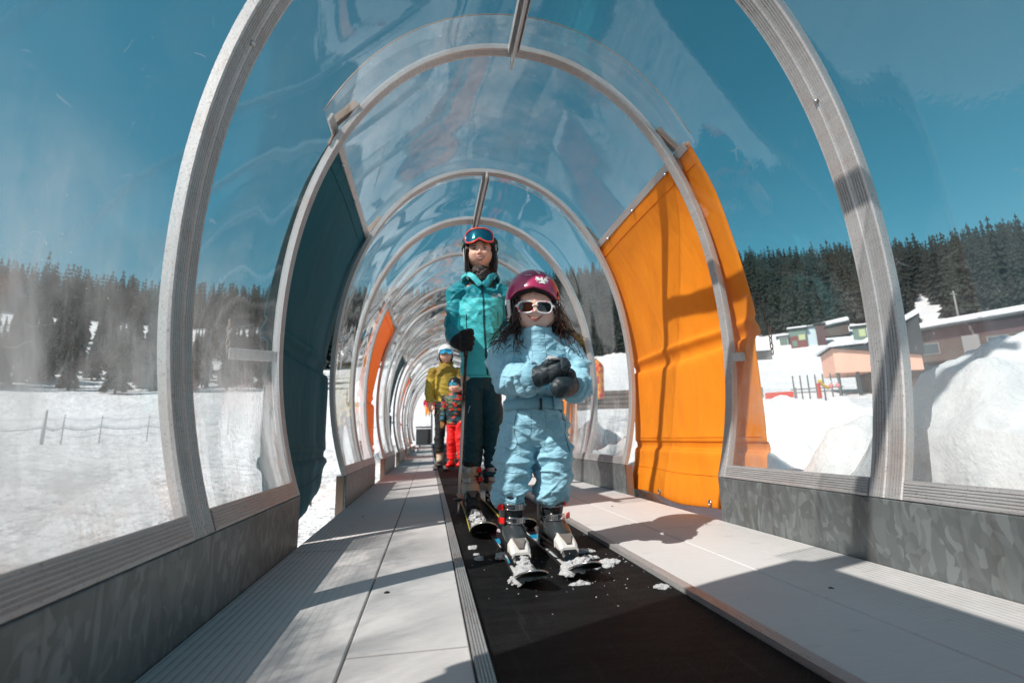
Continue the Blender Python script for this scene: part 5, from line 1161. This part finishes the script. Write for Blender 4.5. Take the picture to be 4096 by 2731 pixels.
for nm, sgn, rr in (('upper_lip', 1, .0032), ('lower_lip', -1, .0046)):
    P = [aat(x, mz(x)-.004+sgn*(.032*(1-(abs(x)/.135)**2)), .0012) for x in np.linspace(-.128, .128, 13)]; mb = MB(); mb.tube(P, [max(.0009, rr*(1-(abs(i-6)/6.)**2*.8)) for i in range(13)], 8, 2); mb.build(nm, 'lip', adult)
for s_ in (-1, 1):
    mb = MB(); mb.ball(aat(s_*.148, .022, -.004), (.0115, .0065, .0062), 16, 10); ey = mb.build('eye', 'eye_white', adult); mb = MB(); mb.ball(aat(s_*.146, .020, .0012), (.0056, .003, .0054), 12, 8); mb.build('iris', 'eye_dark', ey)
    P = [aat(s_*(.148+x), .044-.9*x*x*3, .0015) for x in np.linspace(-.058, .058, 7)]; mb = MB(); mb.tube(P, [.001, .0022, .0028, .003, .0028, .0024, .001], 6, 2); mb.build('eyelid', 'hair_dark', ey)
    P = [aat(s_*(.145+x), .098+.02*s_*0-.35*(x-.01)**2*6, .001) for x in np.linspace(-.07, .075, 7)]; mb = MB(); mb.tube(P, [(.0008, .0012), (.0014, .0028), (.0014, .003), (.0014, .003), (.0013, .0026), (.001, .002), (.0006, .001)], 6, 2, ref=(0, 0, 1)); mb.build('eyebrow', 'hair_dark', adult)
    mb = MB(); mb.ball(aat(s_*.036, -.163, -.0008), (.0032, .003, .0018), 8, 6); mb.build('nostril', 'eye_dark', adult)
# helmet, goggles
AC = np.array((.301, 2.790, 1.485))
def ae_(a): return float(np.interp(abs(a), [0, 40, 62, 80, 110, 180], [.040, .030, .0, -.085, -.105, -.085]))
V, F = shell(AC, (.103, .120, .118), ae_, .014, aM); ah = mesh_obj('helmet', V, F, 'helmet_black', adult)
for s_ in (-1, 1):
    V, F = shell(AC, (.1045, .1215, .119), lambda a: -.075, .004, aM, (70 if s_ > 0 else -100), (100 if s_ > 0 else -70), top=lambda a: .03, na=16, nz_=12); mesh_obj('helmet_side', V, F, 'shell_white', ah)
    V, F = shell(AC, (.101, .118, .150), lambda a: -.128, .024, aM, (50 if s_ > 0 else -118), (118 if s_ > 0 else -56), top=lambda a: -.01, na=22, nz_=12); mesh_obj('ear_pad', V, F, 'black_cloth', ah)
P = [aat(0, -.5, 0)+np.array(q) for q in ((-.078, .05, .045), (-.060, .020, .010), (-.03, .004, -.010), (0, .0, -.014), (.03, .004, -.010), (.060, .020, .010), (.078, .05, .045))]; mb = MB(); mb.tube(P, [(.003, .009)]*7, 8, 4, ref=(0, 1, 0)); mb.build('chin_strap', 'black_cloth', ah)
mb = MB(); mb.ball(P[5]+np.array([.0, -.006, -.002]), (.006, .005, .010)); mb.build('strap_clip', 'buckle_red', ah)
GC = AC+np.array([0, .0, .058])
def gpt(u_, v_, off=0.):   # goggle surface: u degrees round the brow, v metres up
    r_ = .128+off; return GC+aM@np.array([math.sin(R(u_))*r_*.80, -math.cos(R(u_))*(r_-.006), v_-.055*(abs(v_)*0)]) + aM@np.array([0, .30*v_, 0])
def gout(k, grow):
    out = []
    for i in range(k):
        a = 2*math.pi*i/k; c, s_ = math.cos(a), math.sin(a); u_ = math.copysign(abs(c)**.55, c)*(48+grow*420); v_ = math.copysign(abs(s_)**.7, s_)*(.044+grow)
        if s_ > 0: u_ *= 1-.22*(s_**2)
        if s_ < 0: v_ += .024*math.exp(-(u_/13.)**2)
        out.append((u_, v_))
    return out
k_ = 48; o0 = gout(k_, 0.); o1 = gout(k_, .009); V = [gpt(u_, v_, .004) for u_, v_ in o1]+[gpt(u_, v_, .012) for u_, v_ in o1]+[gpt(u_, v_, .014) for u_, v_ in o0]+[gpt(u_, v_, .004) for u_, v_ in o0]
F = [(q*k_+j, q*k_+(j+1) % k_, ((q+1) % 4)*k_+(j+1) % k_, ((q+1) % 4)*k_+j) for q in range(4) for j in range(k_)]
gg = mesh_obj('goggles', V, F, 'coral', adult)
V = []; nn_ = 8
for q in range(nn_+1):
    s = q/float(nn_)
    for (u_, v_) in o0: V.append(gpt(u_*s, .006*(1-s)+v_*s, .0105+.004*(1-s*s)))
F = [(q*k_+j, q*k_+(j+1) % k_, (q+1)*k_+(j+1) % k_, (q+1)*k_+j) for q in range(nn_) for j in range(k_)]; mesh_obj('goggle_lens', V, F, 'lens_teal', gg)
V = []
for u_ in np.linspace(44, 316, 40):
    for v_ in (-.018, .018): V.append(GC+aM@np.array([math.sin(R(u_))*.1105, -math.cos(R(u_))*.126, v_-.035*abs(math.sin(R(u_/2)))+.0]))
mb = MB(); mb.grid(np.array(V), 2, 40); solidify(mb.build('goggle_strap', 'camo', gg), .004, 0)
V = [gpt(u_, v_, .001) for u_, v_ in gout(k_, .010)]+[gpt(u_, v_, -.022) for u_, v_ in gout(k_, .004)]; mesh_obj('goggle_foam', V, [(j, (j+1) % k_, k_+(j+1) % k_, k_+j) for j in range(k_)], 'black_cloth', gg)
# hair tucked at the sides
mb = MB(); rg = np.random.RandomState(9)
for i in range(70):
    s_ = -1 if i % 2 else 1; x_ = .300+s_*rg.uniform(.072, .092); y_ = 2.73+rg.uniform(-.02, .05); z_ = 1.50-rg.uniform(0, .05); P = [(x_, y_, z_), (x_+s_*.006, y_-.004, z_-.07), (x_+s_*rg.uniform(-.01, .010), y_+rg.uniform(-.01, .01), z_-rg.uniform(.11, .165))]; mb.tube(P, [.003, .0026, .0008], 5, 4)
mb.build('hair', 'hair_dark', adult)
seam(Sf, [(.226, .262), (.25, .256), (.28, .255), (.308, .262)], 'seam_dark', 'knee_seam', suit, .0007); seam(Sf, [(.378, .258), (.41, .252), (.44, .254), (.462, .262)], 'seam_dark', 'knee_seam', suit, .0007); seam(Sf, [(.262, .668), (.285, .655), (.30, .62), (.302, .58)], 'seam_dark', 'armhole_seam', suit, .0007); seam(Sf, [(.470, .664), (.452, .65), (.440, .62), (.438, .59)], 'seam_dark', 'armhole_seam', suit, .0007)
mb = MB(); mb.tube([(.303, 2.79, 1.24), (.303, 2.776, 1.29), (.302, 2.770, 1.335), (.302, 2.772, 1.358)], [(.085, .06), (.076, .066), (.070, .068), (.064, .062)], 28, 5, ref=(0, -1, 0)); V, N, F = fuse(mb, .004, 2); V = folds(V, N, [], .004, (20, 20, 40), 8); smooth_obj(V, F, 'neck_gaiter', 'gaiter', adult)
# jacket
mb = MB()
mb.tube([(.294, 2.79, .700), (.294, 2.79, .76), (.296, 2.79, .88), (.298, 2.79, 1.0), (.300, 2.79, 1.12), (.300, 2.79, 1.21), (.302, 2.79, 1.262), (.303, 2.79, 1.285)], [(.112, .092), (.120, .100), (.118, .096), (.124, .100), (.138, .105), (.130, .090), (.085, .070), (.06, .055)], 44, 6, ref=(0, -1, 0))
mb.tube([(.205, 2.79, 1.250), (.155, 2.79, 1.208), (.140, 2.795, 1.09), (.134, 2.80, 1.00), (.142, 2.73, .935), (.160, 2.645, .895)], [.052, .058, .053, .053, .049, .040], 30, 6)
mb.tube([(.395, 2.79, 1.255), (.434, 2.79, 1.215), (.432, 2.795, 1.10), (.428, 2.805, 1.00), (.424, 2.78, .88), (.42, 2.76, .80)], [.052, .056, .050, .050, .046, .040], 30, 6)
V, N, F = fuse(mb, .0048, 6, .5)
segs = [((.155, 2.79, 1.19), (.134, 2.80, 1.0), .05, .005, 2.6, .6), ((.134, 2.80, 1.0), (.16, 2.645, .895), .05, .008, 4.0, .3), ((.43, 2.79, 1.2), (.42, 2.76, .8), .05, .009, 5, -.5), ((.296, 2.79, .84), (.30, 2.79, 1.0), .11, .006, 1.7, .5)]
V = folds(V, N, segs, .0065, (8, 8, 13), 51); cen = np.array([V[list(f)].mean(0) for f in F]); fm = np.zeros(len(F), int)
yoke = 1.165+.012*np.sin((cen[:, 0]-.30)*14)**2-.05*np.abs(cen[:, 0]-.30)
fm[cen[:, 2] > yoke] = 1; sl = (cen[:, 0] < .158+.10*(cen[:, 2]-1.0)*(cen[:, 2] > 1.0)) | ((cen[:, 1] < 2.675) & (cen[:, 2] < .97)) | ((cen[:, 0] < .190) & (cen[:, 2] < 1.02) & (cen[:, 1] < 2.71)); fm[sl & (cen[:, 2] < 1.15)] = 1; fm[(cen[:, 0] > .425)] = 1
jk = smooth_obj(V, F, 'jacket', ['jacket_light', 'jacket_dark'], adult, fm); Sj = Surf(V, F)
tape(Sj, [(.304, 1.255), (.306, 1.15), (.309, 1.0), (.317, .85), (.325, .715)], .012, 'zip_dark', 'zip_flap', jk, .003, 10)
seam(Sj, [(.208, 1.07), (.209, 1.03), (.211, .985)], 'zip_dark', 'pocket_zip', jk, .003); seam(Sj, [(.392, 1.09), (.393, 1.05), (.392, 1.01)], 'zip_dark', 'pocket_zip', jk, .003); seam(Sj, [(.185, .722), (.24, .716), (.30, .714), (.36, .716), (.405, .722)], 'jacket_dark', 'hem_seam', jk, .0022)
text_mesh('THE\nNORTH\nFACE', .0135, (.375, 2.3, 1.185), 'white_paint', jk, 'lettering', S=Sj)
for r_ in (.010, .015, .020):
    Q = []
    for t_ in np.linspace(0, math.pi/2, 8):
        h, nn = Sj.front(.398+r_*math.cos(t_)-.002, 1.180+r_*math.sin(t_), 2.3)
        if h is not None: Q.append(h+nn*.001)
    if len(Q) > 3: mb = MB(); mb.tube(Q, [.0016]*len(Q), 5, 1); mb.build('logo_arc', 'white_paint', jk)
# hood and open collar
for s_ in (-1, 1):
    mb = MB(); mb.tube([(.303+s_*.012, 2.690, 1.240), (.303+s_*.058, 2.700, 1.298), (.303+s_*.092, 2.735, 1.322), (.303+s_*.104, 2.80, 1.308), (.303+s_*.05, 2.88, 1.28)], [(.005, .016), (.006, .020), (.008, .020), (.012, .024), (.016, .03)], 18, 6, ref=(0, 0, 1)); V, N, F = fuse(mb, .0032, 2); V = folds(V, N, [], .004, (14, 14, 16), 60+s_); smooth_obj(V, F, 'collar', 'jacket_dark' if s_ > 0 else 'jacket_light', jk)
mb = MB(); mb.tube([(.215, 2.80, 1.272), (.232, 2.86, 1.29), (.303, 2.90, 1.285), (.375, 2.86, 1.29), (.395, 2.80, 1.272)], [(.016, .018), (.026, .03), (.034, .05), (.028, .03), (.016, .018)], 18, 6, ref=(0, 0, 1)); V, N, F = fuse(mb, .004, 2); V = folds(V, N, [], .006, (12, 12, 12), 71); smooth_obj(V, F, 'hood', 'jacket_dark', jk)
# trousers
mb = MB(); mb.tube([(.295, 2.79, .64), (.295, 2.79, .70), (.296, 2.79, .75)], [(.085, .08), (.100, .084), (.095, .08)], 36, 4, ref=(0, -1, 0))
mb.tube([(.248, 2.79, .69), (.246, 2.788, .56), (.246, 2.778, .42), (.240, 2.785, .27), (.229, 2.785, .165), (.228, 2.785, .125)], [(.054, .072), (.062, .074), (.059, .066), (.056, .064), (.054, .062), (.055, .062)], 30, 6, ref=(0, -1, 0))
mb.tube([(.344, 2.79, .69), (.358, 2.788, .56), (.367, 2.778, .42), (.362, 2.785, .27), (.358, 2.785, .165), (.358, 2.785, .125)], [(.054, .072), (.060, .074), (.057, .066), (.055, .064), (.053, .062), (.054, .062)], 30, 6, ref=(0, -1, 0))
V, N, F = fuse(mb, .0048, 5, .5); V = folds(V, N, [((.238, 2.785, .13), (.245, 2.78, .36), .05, .010, 4.5, .35), ((.358, 2.785, .13), (.366, 2.78, .36), .05, .010, 4.5, -.35), ((.245, 2.78, .38), (.246, 2.79, .66), .06, .007, 3, .6), ((.366, 2.78, .38), (.35, 2.79, .66), .06, .007, 3, -.6)], .0045, (8, 8, 10), 80); tr_ = smooth_obj(V, F, 'trousers', 'pants_teal', adult); St = Surf(V, F)
seam(St, [(.292, .66), (.290, .55), (.291, .45)], 'seam_dark', 'seam', tr_, .0018); seam(St, [(.196, .60), (.205, .50), (.20, .43)], 'seam_dark', 'pocket_seam', tr_, .0015)
seam(St, [(.214, .505), (.222, .535), (.226, .545)], 'white_paint', 'emblem', tr_, .0012)
boot(adult, (.2235, 2.60), 1.2, .036, .8, 'boot_tan', 'boot_tan', (1, 1)); boot(adult, (.362, 2.62), 1.2, .036, .8, 'boot_tan', 'black_plastic', (1, 1))
# gloved hand closed round the pole
gx, gy, gz = .196, 2.545, .880
mb = MB(); mb.tube([(.150, 2.680, .905), (.160, 2.63, .893), (.172, 2.590, .884), (.184, 2.572, .878)], [(.036, .036), (.038, .038), (.026, .042), (.018, .040)], 22, 5, ref=(0, 0, 1))
for q, (dz, rr, ln) in enumerate(((.033, .0125, 1.), (.010, .0130, 1.08), (-.013, .0125, 1.), (-.034, .0110, .86))):
    z_ = gz+dz; mb.tube([(.178, 2.578, z_), (.176, 2.542, z_+.001), (.190, 2.520, z_+.002), (.212, 2.520, z_), (.219+.004*(ln-1)*10, 2.538, z_-.002), (.212, 2.556, z_-.003)], [rr*1.05, rr*1.1, rr, rr*.97, rr*.92, rr*.8], 12, 4)
mb.tube([(.174, 2.592, .905), (.190, 2.578, .925), (.210, 2.560, .930), (.222, 2.545, .924)], [.016, .0145, .013, .010], 12, 4)
gc_ = np.array((.196, 2.548, .885)); mb.V = [tuple(gc_+(np.array(q)-gc_)*(1.22 if q[1] < 2.60 else 1.1)) for q in mb.V]
V, N, F = fuse(mb, .0026, 1, .4); V = folds(V, N, [], .0012, (30, 30, 30), 90); smooth_obj(V, F, 'glove', 'black_cloth', adult)
mb = MB(); mb.tube([(.424, 2.765, .80), (.422, 2.75, .75), (.42, 2.735, .70)], [(.036, .036), (.03, .042), (.020, .036)], 20, 4, ref=(0, -1, 0)); 
for q in range(4): mb.tube([(.395+q*.017, 2.735, .71), (.395+q*.017, 2.725, .675), (.397+q*.016, 2.735, .645)], [.010, .0095, .008], 10, 3)
mb.tube([(.395, 2.73, .74), (.382, 2.715, .71), (.385, 2.71, .69)], [.011, .010, .008], 10, 3)
V, N, F = fuse(mb, .003, 1, .4); smooth_obj(V, F, 'glove', 'black_cloth', adult)
pole = thing('ski_pole', (.144, 2.526, 0), 'silver ski pole with dark patterned top gripped in the black glove of the woman', 'ski pole')
T0 = np.array((.1445, 2.528, -.006)); T1 = np.array((.1985, 2.545, .935)); ax = T1-T0
def on(s): return T0+ax*s
mb = MB(); mb.tube([on(.06), on(.3), on(.86)], [.0062, .0078, .0085], 14, 1); mb.build('shaft', 'pole_shaft', pole)
mb = MB(); mb.tube([on(0), on(.012), on(.065)], [.0015, .004, .0055], 10, 1); mb.build('tip', 'steel', pole)
mb = MB(); mb.tube([on(.070), on(.074), on(.080), on(.086)], [.010, .030, .028, .008], 20, 1); mb.build('basket', 'black_plastic', pole)
mb = MB(); mb.tube([on(.85), on(.90), on(.955)], [.013, .0145, .014], 14, 2); mb.build('grip', 'black_plastic', pole)
mb = MB(); mb.tube([on(.953), on(.968), on(.99), on(1.0), on(1.004)], [.0135, .013, .0165, .017, .012], 18, 2); mb.build('grip_cap', 'helmet_white', pole)

# ------------------------------------------------------------------ people farther down the belt
def figure(base, h, label, cat, jm, jm2, pm, hm_, lens, wide=1., rotz=0., bare_hand=True, detail=True, glove='tan_glove', kid=False, arms=None, helmet_shell=True, vox=.009):
    p = thing('person', (base[0], base[1], base[2]), label, cat); B = np.array(base); S = h/1.70; ca, sa = math.cos(rotz), math.sin(rotz)
    def W(x, y, z): x *= wide; return (B[0]+(x*ca-y*sa)*S, B[1]+(x*sa+y*ca)*S, B[2]+z*S)
    def T(mb, P, r, n=18, k=4, ref=(0, -1, 0)): mb.tube([W(*q) for q in P], [((a if np.isscalar(a) else a[0])*S*(wide if not np.isscalar(a) else 1), (a if np.isscalar(a) else a[1])*S) for a in r], n, k, ref)
    H = .245*(1.25 if kid else 1); hc = W(0, -.02, 1.70-.03-H/2)
    Wv, Fv, at_, Mh = head_grid(hc, H*S, .70, .86, rotz=rotz, child=kid, nu=60, nv=44); mb = MB(); mb.add(Wv, Fv); T(mb, [(0, 0, 1.44), (0, 0, 1.30)], [.05, .06]); T(mb, [(0, 0, .85), (0, 0, 1.1), (0, 0, 1.36)], [(.12, .09), (.11, .09), (.12, .07)])
    A = arms or (((-.19, 0, 1.34), (-.25, .0, 1.10), (-.24, -.06, .86), (-.235, -.08, .74)), ((.19, 0, 1.34), (.25, .0, 1.10), (.24, -.06, .86), (.235, -.08, .74)))
    for a in A: T(mb, a, [.045, .04, .03, .022], 12)
    for s_ in (-1, 1): T(mb, [(s_*.09, 0, .85), (s_*.10, -.01, .48), (s_*.10, .0, .10)], [.08, .055, .045], 12)
    V, N, F = fuse(mb, vox*.7, 1, .4); smooth_obj(V, F, 'body', 'skin_adult', p)
    mb = MB(); T(mb, [(0, 0, .80), (0, 0, .95), (0, 0, 1.15), (0, 0, 1.33), (0, 0, 1.42)], [(.165, .125), (.165, .12), (.18, .13), (.165, .10), (.075, .07)], 30, 5)
    for a in A: T(mb, a[:3], [.07, .072, .055], 20, 5)
    T(mb, [(-.08, .03, 1.42), (0, .10, 1.44), (.08, .03, 1.42)], [.04, .055, .04], 16, 4, (0, 0, 1))
    V, N, F = fuse(mb, vox, 3); V = folds(V, N, [(W(*A[0][0]), W(*A[0][2]), .06*S, .012*S, 5, .4), (W(*A[1][0]), W(*A[1][2]), .06*S, .012*S, 5, -.4)], .006*S, (7, 7, 10), 5); c_ = np.array([V[list(f)].mean(0) for f in F]); fm = (c_[:, 2] > B[2]+1.22*S).astype(int); smooth_obj(V, F, 'jacket', [jm, jm2], p, fm)
    mb = MB(); T(mb, [(0, 0, .76), (0, 0, .86)], [(.15, .11), (.15, .11)], 24, 3)
    for s_ in (-1, 1): T(mb, [(s_*.085, 0, .82), (s_*.095, -.01, .48), (s_*.10, .0, .28), (s_*.10, 0, .16)], [(.095, .105), (.082, .09), (.078, .085), (.08, .085)], 22, 5)
    V, N, F = fuse(mb, vox, 3); V = folds(V, N, [(W(s_*.1, 0, .14), W(s_*.09, 0, .5), .07*S, .012*S, 5, .3) for s_ in (-1, 1)], .006*S, (7, 7, 10), 9); smooth_obj(V, F, 'trousers', pm, p)
    for s_ in (-1, 1):
        mb = MB(); T(mb, [(s_*.10, .10, .07), (s_*.10, .0, .085), (s_*.10, -.14, .05)], [(.045, .05), (.05, .06), (.045, .035)], 16, 4, (0, 0, 1)); T(mb, [(s_*.10, .03, .08), (s_*.10, .01, .20)], [.055, .055], 14, 2); mb.build('boot', 'boot_tan' if not kid else 'buckle_red', p)
        mb = MB(); x0, y0, z0 = W(s_*.10, -.62, .015); x1, y1, z1 = W(s_*.10, .55, .015); mb.box(x0-.04*S, x0+.04*S, y0, y1, z0-.012, z0+.006)
        q = mb.build('ski_under_boot', 'ski_black', None, smooth=False); q.name = 'ski'; finish(q, ('left' if s_ < 0 else 'right')+' dark ski under the '+label.split(' in ')[0]+' in '+label.split(' in ')[1].split(' ')[0]+' '+label.split(' in ')[1].split(' ')[1], 'ski')
        a = A[0] if s_ < 0 else A[1]; w0 = np.array(a[2])
        if bare_hand is not None:
            gm = MB(); nd = np.array(a[3])-w0; nd /= np.linalg.norm(nd); T(gm, [tuple(w0-nd*.02), tuple(w0+nd*.06), tuple(w0+nd*.13)], [(.045, .045), (.042, .032), (.030, .020)], 14, 3)
            T(gm, [tuple(w0+nd*.03), tuple(w0+nd*.07+np.array([-s_*.035, -.03, 0])), tuple(w0+nd*.11+np.array([-s_*.03, -.035, 0]))], [.02, .018, .014], 10, 3); gm.build('hand' if bare_hand else 'glove', 'skin_adult' if bare_hand else glove, p)
    hc_ = np.array(hc)+np.array([0, .01*S, .035*S]); V, F = shell(hc_, (.115*S*(1.15 if kid else 1), .14*S*(1.1 if kid else 1), .125*S*(1.15 if kid else 1)), lambda a: float(np.interp(abs(a), [0, 45, 75, 180], [.035, .025, -.05, -.06]))*S, .012*S, Mh, na=48, nz_=14); h_ = mesh_obj('helmet', V, F, hm_, p)
    V, F = shell(hc_, (.112*S, .128*S, .14*S), lambda a: -.13*S, .02*S, Mh, 55, 305, top=lambda a: -.02*S, na=30, nz_=8); mesh_obj('helmet_lining', V, F, 'black_cloth', h_)
    if lens:
        V, F = shell(hc_, (.108*S*(1.1 if kid else 1), .155*S, .14*S), lambda a: (-.045+.018*math.exp(-(a/14.)**2))*S, .01*S, Mh, -52, 52, top=lambda a: .030*S, na=26, nz_=8); mesh_obj('goggles', V, F, lens, h_)
    return p
figure((.250, 7.45, 0), 1.80, 'man in mustard yellow ski jacket with white helmet, standing far behind the woman', 'man', 'mustard', 'mustard_dark', 'black_pants', 'helmet_white', 'lens_cyan', rotz=-.05, wide=.9)
figure((.345, 6.40, 0), 1.17, 'child in camouflage jacket and red trousers with black helmet behind the woman', 'child', 'camo', 'camo', 'red_pants', 'helmet_black', 'lens_cyan', rotz=-.5, bare_hand=False, kid=True, wide=1.04, vox=.007)
zf = ground(-.13, 42); figure((-.13, 42, zf), 1.72, 'distant skier in crimson jacket and orange trousers waiting left beyond the tunnel', 'skier', 'crimson', 'crimson', 'orange_pants', 'helmet_black', None, wide=1.2, vox=.02)
figure((1.35, 41, zf), 1.66, 'distant skier in orange jacket and black trousers farthest right in the waiting group', 'skier', 'orange_pants', 'orange_pants', 'black_pants', 'helmet_white', None, wide=1.1, vox=.02)
figure((.62, 43, zf), 1.70, 'distant skier in crimson top and orange trousers right of the other, beyond the tunnel', 'skier', 'crimson', 'black_pants', 'orange_pants', 'helmet_black', None, wide=1.1, vox=.02)
